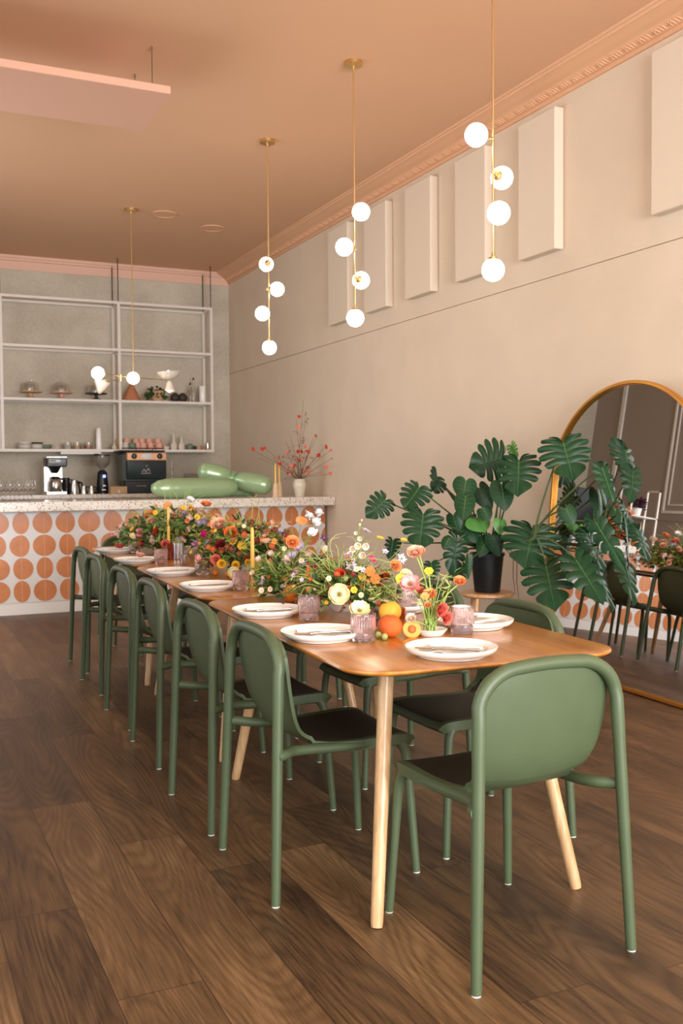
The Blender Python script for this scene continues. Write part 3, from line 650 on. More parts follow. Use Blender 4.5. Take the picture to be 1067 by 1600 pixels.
# near bouquet (centre of the nearest table)
A = (1.645, 3.50, TZ)
bouquet('largest and nearest low bouquet with yellow anemone, foxgloves and white sweet peas', A, (.10, .055), (.24, .36, .17), [
  ('anemone', 'cream', 530, 929, -.30, .041), ('foxglove_bell', 'blush', 559, 853, -.02, .019), ('foxglove_bell', 'blush', 571, 854, -.03, .019), ('foxglove_bell', 'blush', 566, 868, -.03, .019), ('foxglove_bell', 'blush', 551, 858, 0, .018), ('foxglove_bell', 'palepeach', 547, 866, .0, .017),
  ('foxglove_bell', 'palepeach', 562, 842, .0, .013), ('foxglove_bell', 'palepeach', 556, 833, .0, .010), ('flower_bud', 'cream', 562, 820, 0, .010), ('flower_bud', 'cream', 565, 813, 0, .008),
  ('nigella', 'lilac', 549, 886, -.1, .032), ('nigella', 'lilac', 572, 830, .05, .024), ('nigella', 'lilac', 627, 873, -.1, .026), ('nigella', 'lilac', 602, 862, -.1, .016),
  ('ranunculus', 'red', 531, 897, -.12, .026), ('daisy', 'magenta', 581, 874, -.1, .018), ('ranunculus', 'orange', 618, 884, -.2, .028), ('daisy', 'yellow', 594, 841, 0, .017), ('daisy', 'yellow', 631, 844, 0, .015),
  ('ranunculus', 'cream', 634, 901, -.2, .034), ('daisy', 'yellow', 566, 901, -.15, .018), ('daisy', 'yellow', 625, 905, -.3, .022), ('daisy', 'deeporange', 586, 905, -.2, .022), ('daisy', 'deeporange', 578, 893, -.2, .022),
  ('daisy', 'yellow', 553, 922, -.3, .014), ('ranunculus', 'deeporange', 570, 915, -.2, .022), ('nigella', 'mauve', 543, 868, 0, .022), ('ranunculus', 'rust', 600, 900, -.15, .026), ('tulip', 'cream', 540, 905, -.15, .018)],
  [('daisy', 'rust', 14, .011), ('daisy', 'deeporange', 6, .011), ('flower_bud', 'palepeach', 8, .010), ('daisy', 'yellow', 6, .009), ('nigella', 'burgundy', 10, .013), ('daisy', 'cream', 8, .011), ('nigella', 'lilac', 5, .014)], LV+[('grass_blades', M_leafG, 50, 0, .1, .01, .88, 1.3)])
# sweet pea group to its left, rising high
B0 = (1.60, 3.95, TZ)
bouquet('airy bouquet of tall white sweet peas and an orange ranunculus behind the plain orange', B0, (.085, .05), (.20, .26, .17), [
  ('sweet_pea', 'white', 484, 808, -.1, .036), ('sweet_pea', 'white', 496, 802, -.1, .034), ('sweet_pea', 'white', 486, 836, -.1, .034), ('sweet_pea', 'white', 492, 818, -.08, .03), ('ranunculus', 'orange', 457, 847, -.12, .034), ('daisy', 'orange', 471, 815, 0, .030),
  ('tulip', 'palepeach', 507, 859, -.12, .024), ('sweet_pea', 'magenta', 480, 886, -.25, .020), ('sweet_pea', 'magenta', 493, 888, -.25, .026), ('sweet_pea', 'peach', 491, 903, -.25, .028), ('ranunculus', 'yellow', 510, 890, -.2, .016),
  ('nigella', 'purple', 506, 841, 0, .024), ('flower_bud', 'purple', 442, 834, 0, .016), ('sweet_pea', 'lilac', 466, 860, 0, .036), ('sweet_pea', 'lilac', 455, 872, 0, .03), ('sweet_pea', 'blush', 449, 876, -.1, .034), ('tulip', 'pink', 469, 920, -.3, .015),
  ('ranunculus', 'peach', 415, 846, .4, .030), ('sweet_pea', 'blush', 480, 870, .05, .028)],
  [('sweet_pea', 'blush', 10, .022), ('sweet_pea', 'lilac', 8, .022), ('daisy', 'palepeach', 10, .014), ('daisy', 'rust', 6, .012)], LV[:2]+[('deep_foliage', M_leafD, 12, 8, .04, .01, .25, .2), ('grass_blades', M_leafG, 20, 0, .1, .01, .85, 1.1)])
# middle bouquet
Cc = (1.80, 5.10, TZ)
bouquet('dense middle bouquet with bronze foliage and small orange blooms behind the third left plate', Cc, (.13, .09), (.30, .50, .25), [
  ('ranunculus', 'deeporange', 361, 833, -.2, .042), ('sweet_pea', 'magenta', 319, 836, 0, .034), ('sweet_pea', 'mauve', 306, 851, 0, .032), ('tulip', 'pink', 310, 872, -.3, .030), ('ranunculus', 'coral', 337, 874, -.35, .030),
  ('nigella', 'mauve', 404, 876, -.3, .036), ('ranunculus', 'yellow', 346, 881, -.4, .026), ('ranunculus', 'yellow', 368, 883, -.4, .024), ('ranunculus', 'yellow', 388, 879, -.4, .022), ('ranunculus', 'peach', 341, 819, 0, .050), ('sweet_pea', 'lilac', 325, 847, 0, .034),
  ('anemone', 'cream', 365, 895, -.5, .032), ('daisy', 'yellow', 378, 853, -.2, .028), ('daisy', 'yellow', 364, 845, -.2, .026), ('ranunculus', 'burgundy', 345, 852, -.2, .036), ('ranunculus', 'rust', 390, 830, -.2, .032)],
  [('daisy', 'rust', 26, .016), ('nigella', 'burgundy', 34, .023), ('daisy', 'yellow', 12, .012), ('daisy', 'deeporange', 8, .014), ('nigella', 'brown', 14, .02), ('sweet_pea', 'lilac', 8, .028), ('sweet_pea', 'peach', 8, .030), ('daisy', 'cream', 12, .015)],
  [('foliage', M_leafA, 95, 16, .045, .009, .45, .35), ('light_foliage', M_leafB, 95, 12, .045, .0055, .55, .7), ('grass_blades', M_leafG, 30, 0, .1, .01, .88, 1.), ('bronze_foliage', M_leafC, 80, 26, .026, .008, .35, .2), ('deep_foliage', M_leafD, 30, 8, .06, .016, .25, .2)])
# far bouquet
D0 = (1.86, 6.75, TZ)
bouquet('far peach and pink bouquet around a yellow taper, closest to the bar', D0, (.13, .09), (.42, .62, .27), [
  ('ranunculus', 'peach', 282, 806, -.1, .066), ('ranunculus', 'peach', 274, 812, -.1, .05), ('ranunculus', 'coral', 301, 797, 0, .040), ('ranunculus', 'orange', 322, 788, 0, .045), ('anemone', 'white', 297, 782, 0, .036), ('sweet_pea', 'red', 244, 831, -.2, .052),
  ('sweet_pea', 'palepeach', 241, 842, -.2, .056), ('sweet_pea', 'white', 257, 821, -.1, .055), ('ranunculus', 'orange', 232, 806, 0, .050), ('daisy', 'orange', 262, 792, 0, .040), ('ranunculus', 'pink', 218, 832, -.1, .034), ('tulip', 'cream', 208, 838, -.2, .036),
  ('sweet_pea', 'palepeach', 280, 828, -.3, .055), ('sweet_pea', 'blush', 302, 820, -.1, .055), ('sweet_pea', 'lilac', 316, 820, -.2, .055), ('ranunculus', 'yellow', 297, 814, -.1, .036), ('ranunculus', 'peach', 236, 815, -.1, .04), ('sweet_pea', 'lilac', 309, 807, 0, .05)],
  [('sweet_pea', 'palepeach', 16, .042), ('sweet_pea', 'blush', 14, .042), ('ranunculus', 'peach', 9, .036), ('daisy', 'deeporange', 8, .02), ('sweet_pea', 'lilac', 12, .04), ('daisy', 'yellow', 12, .02), ('ranunculus', 'coral', 5, .032)],
  [('foliage', M_leafA, 90, 15, .055, .012, .4, .3), ('light_foliage', M_leafB, 130, 12, .055, .007, .5, .6), ('grass_blades', M_leafG, 40, 0, .1, .01, .88, 1.), ('bronze_foliage', M_leafC, 40, 22, .03, .009, .35, .2), ('deep_foliage', M_leafD, 30, 8, .07, .018, .25, .2)])
# ranunculus bunch standing in a shallow pin dish
c = onz(678, 994, TZ); K = (c.x, c.y+.02, TZ)
t = thing('flower_arrangement', 'small upright bunch of coral and peach ranunculus in a shallow white dish', 'flower arrangement', K)
MB().lathe([(.0001, 0), (.038, 0), (.042, .004), (.056, .022), (.054, .023), (.038, .010), (.0001, .009)], n=36).build('dish', M_cer, t, smooth=50)
mb = MB(); KV = Vector(K)
RAN = [('ranunculus', 'peach', 648, 863, .0, .030), ('ranunculus', 'orange', 718, 908, .0, .024), ('ranunculus', 'orange', 671, 928, -.01, .025), ('ranunculus', 'coral', 690, 953, -.05, .029), ('ranunculus', 'coral', 698, 966, -.05, .026), ('ranunculus', 'peach', 654, 862, .02, .026),
       ('anemone', 'pink', 641, 913, .0, .036), ('ranunculus', 'coral', 658, 924, .02, .021), ('daisy', 'yellow', 670, 893, .0, .017), ('ranunculus', 'orange', 668, 945, -.02, .014), ('daisy', 'orange', 664, 932, -.03, .016), ('ranunculus', 'palepeach', 642, 966, -.03, .020)]
for (kind, colr, px, py, dy, r) in RAN:
    p = ony(px, py, K[1]+dy)-KV; n = (CAMP-KV-p).normalized()+Vector((p.x, p.y, .5))*1.6
    if colr == 'coral' and py > 950: n = (CAMP-KV-p).normalized()+Vector((.7, 0, -.2))
    bloom(kind, colr, p, n, r, t)
    st = Vector((random.uniform(-.02, .015), random.uniform(-.015, .015), .012)); nn = n.normalized()
    o2 = Vector((p.x*.25, p.y*.2, max(p.z*.8, .05)))
    mb.tube(bez(st, o2, p-nn*.05+Vector((0, 0, .01)), p-nn*.008, 12), .0026, 6, caps=False)
for k in range(16):
    a = Vector((random.uniform(-.02, .015), random.uniform(-.015, .015), .012)); b = a+Vector((random.uniform(-.04, .075), random.uniform(-.04, .04), random.uniform(.08, .19)))
    mb.tube(bez(a, a+Vector((0, 0, .05)), b-Vector((0, 0, .02)), b, 8), [.0024-.0002*i for i in range(9)], 5, caps=False)
stuff(mb.build('stems', mat('fresh_stem', (150, 172, 84), .5), t, smooth=60))
mb = MB()
for k in range(60):
    p = Vector((random.uniform(-.05, .08), random.uniform(-.04, .04), random.uniform(.03, .22))); leafquad(mb, p, (random.uniform(-1, 1.4), random.uniform(-1, 1), random.uniform(-.4, .8)), .035, .003)
stuff(mb.build('foliage', M_leafB, t, smooth=0))
# single blooms resting on things
def loose(kind, colr, p, r, lab, n=(0, -.5, 1)):
    t = thing(kind, lab, 'flower', p); bloom(kind, colr, Vector((0, 0, 0)), n, r, t); return t
c = onz(569, 957, TZ+.09); g = [o for o in COL.objects if o.name == 'tumbler'][0].location
loose('anemone', 'cream', (g.x-.003, g.y+.02, TZ+.098), .036, 'pale yellow bloom lying on the rim of the nearest tumbler', (-.2, -.5, .6))
c = PL[5]; loose('ranunculus', 'peach', (c.x+.03, c.y, TZ+.045), .03, 'peach bloom lying on the fifth plate along the left side')
c = PL[6]; loose('ranunculus', 'coral', (c.x+.03, c.y, TZ+.045), .038, 'red coral bloom lying on the farthest left plate')
# ------------------------------------------------------------------ pendants
def glb(t, p, toward, r=.059):
    """opal globe with a brass holder cup facing the stem"""
    p = Vector(p); d = (Vector(toward)-p).normalized()
    g = MB().ball((0, 0, 0), r, 28, 18).build('globe', M_globe, t, loc=p, smooth=80)
    M_ = frame_to(d).to_3x3()
    MB().lathe([(.028, r-.012), (.029, r-.006), (.024, r+.004), (.010, r+.010), (.0085, r+.030), (.0001, r+.030)], (0, 0, 0), 18, M=M_).build('holder', M_brass, g, smooth=40)
def pendant(Y, stem_px, stem_py, globes, lab, bottom, Xs=None):
    top = ony(stem_px, stem_py, Y); x = Xs if Xs else top.x
    t = thing('pendant_lamp', lab, 'pendant lamp', (x, Y, CZ), group='brass globe pendants over the table'); o = Vector((x, Y, CZ))
    MB().lathe([(.0001, 0), (.062, 0), (.062, -.024), (.058, -.028), (.008, -.03), (.006, -.05), (.0001, -.05)][::-1], n=32).build('canopy', M_brass, t, smooth=40)
    zb = bottom-CZ+.085
    MB().tube([(0, 0, -.04), (0, 0, zb)], .0052, 10).build('stem', M_brass, t)
    for (px, py, dy) in globes:
        if dy == 'b': p = Vector((0, 0, bottom-CZ)); glb(t, p, (0, 0, p.z+.2)); continue
        p = ony(px, py, Y+dy)-o; h = math.hypot(p.x, p.y); glb(t, p, (0, 0, p.z))
        MB().tube([(0, 0, p.z), Vector((p.x, p.y, 0))*(1-.085/max(h, .09))+Vector((0, 0, p.z))], .004, 8).ball((0, 0, p.z), .0095, 12, 8).build('arm', M_brass, t)
pendant(4.30, 768, 5, [(744, 211, -.01), (784, 278, .06), (779, 333, -.09), (0, 0, 'b')], 'nearest brass pendant with four glowing globes', 2.361, 2.897)
pendant(5.96, 552, 97, [(564, 331, -.10), (538, 386, 0), (564, 438, .08), (0, 0, 'b')], 'second nearest brass pendant with four globes, centre of the ceiling', 2.358, 2.905)
pendant(7.62, 418, 219, [(416, 413, .10), (433, 452, -.03), (410, 490, -.08), (0, 0, 'b')], 'third brass pendant with four globes, just left of the wall corner', 2.361, 2.920)
# small horizontal chandelier by the shelves
Y = 10.13; o = Vector((2.37, Y, CZ)); t = thing('pendant_lamp', 'small brass pendant with sideways arms, two globes and white metal shades before the shelves', 'pendant lamp', o)
MB().lathe([(.0001, 0), (.07, 0), (.07, -.026), (.008, -.03), (.006, -.05), (.0001, -.05)][::-1], n=32).build('canopy', M_brass, t, smooth=40)
L_ = lambda px, py, dy=0: ony(px, py, Y+dy)-o
pc = L_(212, 590); MB().tube([(0, 0, -.04), (0, 0, pc.z)], .0055, 10).build('stem', M_brass, t)
ga = L_(153, 583, -.05); gb = L_(208, 591, -.12); hub = L_(188, 588, 0)
glb(t, ga, hub, .064); glb(t, gb, (gb.x+.02, gb.y+.1, gb.z+.01), .062)
M_shade = mat('cream_shade_enamel', (226, 216, 202), .45); M_lit = mat('lamp_inner_glow', (255, 250, 240), .4, emit=(255, 236, 206), estr=7)
sa = L_(263, 581, .05); sb = L_(265, 606, .03); sd = L_(158, 603, .12)
MB().tube([ga+Vector((.07, .01, 0)), hub], .0055, 8).tube([hub, Vector((0, 0, hub.z-.01)), sa+Vector((0, 0, -.085))], .0045, 8).tube([hub+Vector((0, 0, -.04)), hub+Vector((-.18, .06, -.045))], .0055, 8).ball(hub+Vector((-.18, .06, -.045)), .014, 10, 6).tube([hub+Vector((0, 0, .02)), hub+Vector((0, 0, -.05))], .009, 8).build('arm', M_brass, t)
MB().lathe([(.012, -.085), (.06, -.075), (.10, -.045), (.122, 0), (.118, 0), (.096, -.042), (.056, -.068), (.0001, -.072)], sa, 28, M=Matrix.Rotation(radians(-4), 3, 'Y')).build('bowl_shade', M_shade, t, smooth=60)
MB().ball(sa+Vector((0, 0, -.01)), .026, 14, 10, sc=(1, 1, .9)).build('bulb', M_lit, t)
MB().lathe([(.012, .075), (.03, .05), (.052, -.03), (.049, -.03), (.026, .045), (.0001, .06)], sb, 24).build('cone_shade', M_shade, t, smooth=60)
MB().ball(sb+Vector((0, 0, -.028)), .026, 14, 10, sc=(1, 1, .7)).build('bulb', M_lit, t)
MB().lathe([(.012, -.085), (.03, -.06), (.085, .045), (.081, .045), (.026, -.052), (.0001, -.07)], sd, 24, M=Matrix.Rotation(radians(14), 3, 'Y')).build('cone_shade', M_shade, t, smooth=60)
#@@PART2
# ------------------------------------------------------------------ tiled bar
BT, BF, TF = 1.07, 9.38, 9.60    # counter height, slab front, tile front
t = thing('bar_counter', 'long bar with white tiles patterned in terracotta ovals and a terrazzo top', 'bar counter', (1.5, 9.9, 0)); O = Vector((1.5, 9.9, 0))
bx0, bx1 = -.96, 4.30
MB().box(((bx0+4.325)/2-O.x, (BF+10.22)/2-O.y, BT-.045), (4.325-bx0, 10.22-BF, .09), bev=.006).build('counter_top', M_terz, t, smooth=0)
MB().box(((bx0+bx1)/2-O.x, (TF+10.1)/2-O.y+.004, .055), (bx1-bx0-.02, 10.1-TF, .11)).build('kick_base', M_white, t, smooth=0)
mb = MB(); z0, z1 = .112, .979
mb.box(((bx0+bx1)/2-O.x, (TF+10.12)/2-O.y, (z0+z1)/2), (bx1-bx0, 10.12-TF, z1-z0))
xa = ony(33.5, 870, TF).x; xb = ony(484.5, 830, TF).x; s5 = (ony(208.8, 860, TF).x-xa)/5; nt_ = round((xb-xa)/s5); sw = (xb-xa)/nt_; rh = (z1-z0-.005)/4
known = [[0, 0, 0, 1, 1, 0, 0], [0, 1, 0, 0, 0], [1, 0, 0, 1], [0, 1, 1, 0]]; tail = {0: [1, 1, 0, 0], 1: [1, 0, 0, 1]}
rg = random.Random(3); k0 = -int((xa-bx0)/sw)-1; flips = {}
for r in range(4):
    for k in range(k0, nt_+2): flips[r, k] = rg.random() < .5
    for i, v in enumerate(known[r]): flips[r, i] = bool(v)
    for i, v in enumerate(tail.get(r, [])): flips[r, nt_-3+i] = bool(v)
for k in range(k0, nt_+2):
    sx = xa+k*sw
    if bx0 < sx < bx1: mb.box((sx-O.x, TF-O.y-.0016, (z0+z1)/2), (.0035, .0015, z1-z0), 2)
    for r in range(4):
        zc = z1-.005-rh*(r+.5); hh = rh*.475
        for side in (1, -1):       # right half of oval k, left half of oval k
            wide = flips[r, k] if side == 1 else not flips.get((r, k-1), True)
            a = sw*(.503 if wide else .362); pts = []
            for i in range(15):
                th = -pi/2+pi*i/14; pts.append((min(max(sx+side*a*cos(th), bx0), bx1), zc+hh*sin(th)))
            if side*(pts[7][0]-sx) < .004: continue
            yf = TF-O.y
            vs = [(p[0]-O.x, yf-.002, p[1]) for p in pts]+[(p[0]-O.x, yf+.001, p[1]) for p in pts]; n = len(pts)
            front = tuple(range(n)) if side == 1 else tuple(range(n))[::-1]
            fs = [front]+[((i, n+i, n+i+1, i+1) if side == 1 else (i+1, n+i+1, n+i, i)) for i in range(n-1)]
            mb.add(vs, fs, 1)
mb.build('tile_front', [M_tile, M_terra, M_grout], t, smooth=0)
# back counter under the shelves
t = thing('back_counter', 'pale counter against the grey wall carrying the coffee machines', 'counter', (1.6, 12.3, 0))
BKF, BKZ = 11.85, 1.09
MB().box((.06, 12.34-12.3, BKZ-.025), (5.26, .96, .05), bev=.004).build('counter_top', M_terz, t, smooth=0)
MB().box((.06, .08, (BKZ-.05)/2), (5.22, .86, BKZ-.05)).build('cabinet_body', M_white, t, smooth=0)
# ------------------------------------------------------------------ hanging shelf
SYF, SYB = 12.46, 12.80; XS = [-.11, 1.312, 2.735, 3.953]; ZS = [3.50, 2.905, 2.257, 1.63]
t = thing('hanging_shelf', 'large white metal shelf frame hung from the ceiling on thin rods', 'shelf', (1.9, 12.6, 1.6)); O = Vector((1.9, 12.6, 1.6))
def sb(a, b, th=.034):
    a = Vector(a)-O; b = Vector(b)-O; c = (a+b)/2; d = b-a; return (c, (abs(d.x)+th, abs(d.y)+th, abs(d.z)+th))
for x in XS:
    for y in (SYF, SYB):
        c, d = sb((x, y, ZS[3]), (x, y, ZS[0])); MB().box(c, d).build('post', M_whitemetal, t, smooth=0)
        MB().tube([Vector((x, y, ZS[0]))-O, Vector((x, y, CZ))-O], .006, 8).build('hanging_rod', M_dark, t, smooth=40)
for k, z in enumerate(ZS):
    for y in (SYF, SYB):
        c, d = sb((XS[0], y, z), (XS[-1], y, z), .0315); MB().box(c, d).build('rail', M_whitemetal, t, smooth=0)
    mb = MB()
    for x in XS: c, d = sb((x, SYF, z), (x, SYB, z), .028); mb.box(c, (d[0], d[1]-.06, d[2]))
    mb.build('cross_bar', M_whitemetal, t, smooth=0)
    if k >= 2: MB().box(Vector(((XS[0]+XS[-1])/2, (SYF+SYB)/2, z+.012))-O, (XS[-1]-XS[0], SYB-SYF-.036, .012)).build('shelf_board', M_whitemetal, t, smooth=0)
M_led = mat('led_tube', (240, 240, 236), .4)
c = ony(126, 706, SYF); o = MB().box((0, 0, 0), (.50, .05, .03), bev=.008).box((.19, -.02, -.012), (.07, .012, .012), 1).build('under_shelf_light', [M_led, M_dark], loc=(c.x, SYF-.02, ZS[3]-.034), smooth=0); tag(o, 'white bar light fixed under the lowest shelf above the grinder', 'light')
SH2, SH3 = ZS[2]+.019, ZS[3]+.019
SY = 12.60
def sx_(px, z=None): return ony(px, 660, SY).x
M_stone = mat('speckled_stoneware', (214, 204, 190), .5, noise=.08, nscale=50)
M_pinkc = mat('pink_stoneware', (222, 168, 146), .5, noise=.05, nscale=30)
M_greenc = mat('grey_green_stoneware', (112, 124, 106), .5)
M_terrac = mat('terracotta_clay', (182, 122, 86), .85, noise=.08, nscale=20)
M_darkc = mat('dark_clay', (58, 50, 44), .6)
M_tan = mat('tan_clay', (198, 160, 118), .8)
def lathe_thing(name, prof, m, px, z, lab, cat, group=None, dy=0, n=28, smooth=50):
    o = MB().lathe(prof, n=n).build(name, m, loc=(sx_(px), SY+dy, z), smooth=smooth); return tag(o, lab, cat, group)
for px, m, lab in ((49, M_tan, 'leftmost'), (97, M_pinkc, 'middle pink based'), (151, M_darkc, 'rightmost dark based')):
    t = thing('cake_stand', lab+' cake stand under a glass dome on the upper shelf', 'cake stand', (sx_(px), SY, SH2), group='domed cake stands')
    MB().lathe([(.0001, 0), (.07, 0), (.06, .012), (.022, .025), (.02, .06), (.05, .07), (.135, .074), (.135, .086), (.0001, .084)], n=32).build('stand', m, t, smooth=40)
    d = MB().lathe([(.098, .086), (.100, .15), (.088, .185), (.05, .206), (.0001, .212)], n=28).build('glass_dome', M_clear, t, smooth=60)
    sm = d.modifiers.new('thickness', 'SOLIDIFY'); sm.thickness = .002
    MB().ball((0, 0, .224), .013, 10, 8).build('knob', M_clear, d)
lathe_thing('terracotta_lamp_vase', [(.0001, 0), (.115, 0), (.118, .02), (.07, .12), (.03, .20), (.02, .22), (.0001, .222)], M_terrac, 206, SH2, 'cone shaped terracotta vessel on the upper shelf behind the small pendant', 'vase')
t = thing('potted_plant', 'trailing green plant in a tan pot on the upper shelf', 'potted plant', (sx_(247), SY, SH2))
MB().lathe([(.0001, 0), (.07, 0), (.085, .14), (.078, .14), (.07, .12), (.0001, .12)], n=28).build('pot', M_tan, t, smooth=40)
mb = MB()
for k in range(110):
    a = random.uniform(0, 6.28); r = random.uniform(.03, .12); p = Vector((r*cos(a)-.03, r*sin(a)*.5-.02, max(.18-r*1.0+random.uniform(-.04, .05), .045)))
    leafquad(mb, p, (cos(a), -abs(sin(a)), random.uniform(-1, .4)), .055, .02)
stuff(mb.build('foliage', M_leafD, t, smooth=0))
for k, (px, lab) in enumerate(((274, 'dark round clay vase, left of a pair on the upper shelf'), (286, 'dark round clay vase, right of a pair on the upper shelf'))):
    lathe_thing('round_vase', [(.0001, 0), (.03, 0), (.055, .03), (.062, .06), (.05, .095), (.024, .112), (.026, .12), (.018, .12), (.0001, .05)], M_darkc, px, SH2, lab, 'vase', 'dark round vases')
for k, (px, h, lab) in enumerate(((298, .24, 'shorter clear glass bottle on the upper shelf'), (304, .31, 'taller clear glass bottle with dark stopper on the upper shelf'))):
    t = thing('glass_bottle', lab, 'bottle', (sx_(px), SY+.03*k, SH2), group='clear bottles')
    MB().lathe([(.0001, 0), (.035, 0), (.037, .01), (.037, h*.55), (.014, h*.75), (.014, h), (.011, h), (.011, h*.75), (.034, h*.54), (.034, .008), (.0001, .006)], n=20).build('glass', M_clear, t, smooth=50)
    MB().lathe([(.0001, h-.01), (.010, h-.01), (.014, h+.005), (.008, h+.02), (.0001, h+.02)], n=12).build('stopper', M_darkc, t)
cyl = lambda r, h: [(.0001, 0), (r*.94, 0), (r, .006), (r, h-.006), (r*.95, h), (.0001, h)]
lathe_thing('white_canister', cyl(.045, .22), M_cer, 317, SH2, 'white cylindrical canister at the right end of the upper shelf', 'canister')
# lower shelf
def stack(px, n, r, th, mats_, kind, lab):
    for k in range(n):
        o = MB().lathe([(.0001, 0), (r*.7, 0), (r*.8, th*.3), (r, th*.8), (r, th), (r*.96, th), (.0001, th*.6)], n=28).build(kind, mats_[k % len(mats_)], loc=(sx_(px), SY, SH3+k*th*.98), smooth=50)
        tag(o, f'{lab}, {["bottom", "second", "third", "fourth", "fifth"][k]}{" of the pile" if k < n-1 else " and topmost of the pile"}', kind.split('_')[-1], lab+' pile')
stack(38, 4, .088, .021, [M_stone, M_cer], 'stacked_plate', 'pale plate, leftmost pile on the lower shelf')
stack(57, 4, .080, .021, [M_stone, M_cer, M_stone, M_darkc], 'stacked_plate', 'plate, second pile on the lower shelf')
stack(87, 3, .075, .02, [M_stone], 'stacked_plate', 'pale plate, low third pile')
lathe_thing('small_bowl', [(.0001, 0), (.035, 0), (.055, .03), (.06, .055), (.055, .055), (.04, .02), (.0001, .012)], M_greenc, 72, SH3, 'green bowl between the plate piles on the lower shelf', 'bowl')
for px, m, c2, lab in ((105, M_clear, M_stone, 'leftmost'), (120, M_clear, M_tan, 'middle'), (138, M_clear, M_terrac, 'rightmost')):
    t = thing('storage_jar', lab+' of three clear low containers on the lower shelf', 'container', (sx_(px), SY, SH3), group='clear containers')
    MB().lathe([(.0001, 0), (.05, 0), (.052, .005), (.052, .085), (.049, .085), (.048, .006), (.0001, .005)], n=24).build('glass', M_clear, t, smooth=40)
    MB().lathe([(.0001, .006), (.046, .006), (.046, .05), (.0001, .055)], n=20).build('contents', c2, t, smooth=40)
lathe_thing('tall_vase', [(.0001, 0), (.036, 0), (.04, .02), (.034, .22), (.026, .262), (.02, .27), (.0001, .24)], M_cer, 154, SH3, 'tall slender white vase on the lower shelf', 'vase')
lathe_thing('small_vase', [(.0001, 0), (.025, 0), (.035, .03), (.015, .06), (.02, .075), (.0001, .06)], M_stone, 178, SH3, 'tiny pale vase beside the middle shelf post', 'vase')
def mug(px, m, lab, z, dy, group, r=.042, h=.088, handle=True):
    t = thing('mug' if handle else 'cup', lab, 'cup', (sx_(px), SY+dy, z), group=group)
    MB().lathe([(.0001, 0), (r*.75, 0), (r*.98, h*.25), (r, h*.6), (r*.93, h), (r*.86, h), (r*.9, h*.5), (r*.7, h*.1), (.0001, h*.08)], n=24).build('body', m, t, smooth=50)
    if handle: MB().tube([(r*.9, 0, h*.8), (r*1.5, 0, h*.8), (r*1.65, 0, h*.5), (r*1.4, 0, h*.25), (r*.9, 0, h*.22)], .006, 6).build('handle', m, t)
    return t
mug(194, M_stone, 'pale cup left of the green cup on the lower shelf', SH3, -.05, 'cups on the lower shelf', handle=False)
mug(204.5, M_greenc, 'grey green cup among the pink ones', SH3, -.06, 'cups on the lower shelf', r=.05, h=.08, handle=False)
for px, lab in ((213, 'first pink mug right of the green cup'), (222.5, 'second pink mug right of the green cup'), (234, 'third pink mug right of the green cup'), (247.5, 'rightmost pink mug on the lower shelf')):
    mug(px, M_pinkc, lab, SH3, -.03, 'pink mugs'); mug(px+1, M_pinkc, 'upper '+lab+', standing behind', SH3+.0, .08, 'pink mugs', h=.145)
mug(187, M_tan, 'tan cup by the middle post at the back of the shelf', SH3, .06, 'cups on the lower shelf', h=.14, handle=False); mug(200, M_pinkc, 'pink cup behind the green cup', SH3, .08, 'cups on the lower shelf', h=.145, handle=False)
lathe_thing('small_bowl', [(.0001, 0), (.03, 0), (.042, .03), (.042, .045), (.036, .045), (.0001, .015)], M_stone, 259, SH3, 'small pale bowl left of the white bottles', 'bowl')
for px, h, lab in ((271, .20, 'left white bellied bottle on the lower shelf'), (283, .17, 'right white bellied bottle on the lower shelf')):
    lathe_thing('carafe', [(.0001, 0), (.038, 0), (.046, .03), (.043, .065), (.016, h*.6), (.013, h*.85), (.017, h), (.010, h), (.0001, h*.8)], M_stone, px, SH3, lab, 'bottle', 'white bottles')
lathe_thing('round_vase', [(.0001, 0), (.03, 0), (.048, .03), (.045, .06), (.02, .08), (.0001, .07)], M_greenc, 296, SH3, 'grey round pot on the lower shelf', 'vase')
for px, m, lab in ((304, M_darkc, 'dark'), (310, M_tan, 'tan'), (317, M_terrac, 'terracotta')):
    lathe_thing('spice_jar', cyl(.021, .05), m, px, SH3, lab+' little jar near the right end of the lower shelf', 'jar', 'little jars')
lathe_thing('steel_shaker', cyl(.025, .095), M_steel, 324, SH3, 'shiny steel shaker at the right end of the lower shelf', 'shaker')
# ------------------------------------------------------------------ machines on the back counter
MY = 12.05
def mx_(px): return ony(px, 760, MY).x
M_screen = mat('dark_panel_glass', (30, 44, 46), .15, noise=.3, nscale=6)
M_badge = mat('silver_badge', (180, 178, 172), .4, .4)
M_blue = mat('blue_display', (90, 120, 255), .4, emit=(110, 130, 255), estr=2.5)
t = thing('coffee_brewer', 'steel drip coffee brewer with a metal carafe at the left of the back counter', 'coffee machine', (mx_(86), MY, BKZ))
MB().box((0, .02, .02), (.24, .30, .04), bev=.006).build('base', M_steel, t, smooth=0)
MB().box((-.01, .11, .21), (.22, .11, .36), bev=.006).build('body', M_steel, t, smooth=0)
MB().box((.005, .0, .385), (.24, .28, .11), bev=.012).build('head', M_black, t, smooth=0)
MB().box((.005, .0, .445), (.245, .285, .02), bev=.006).build('lid', M_steel, t, smooth=0)
mb = MB().box((.01, -.143, .40), (.19, .006, .05)); mb.box((-.05, -.147, .405), (.03, .003, .018), 1); mb.box((.02, -.147, .40), (.05, .003, .014), 2)
mb.build('control_panel', [M_screen, M_terrac, M_badge], t, smooth=0)
MB().lathe([(.0001, .255), (.03, .255), (.055, .30), (.075, .335), (.0001, .335)], (.0, -.03, 0), 24).build('filter_basket', M_black, t, smooth=40)
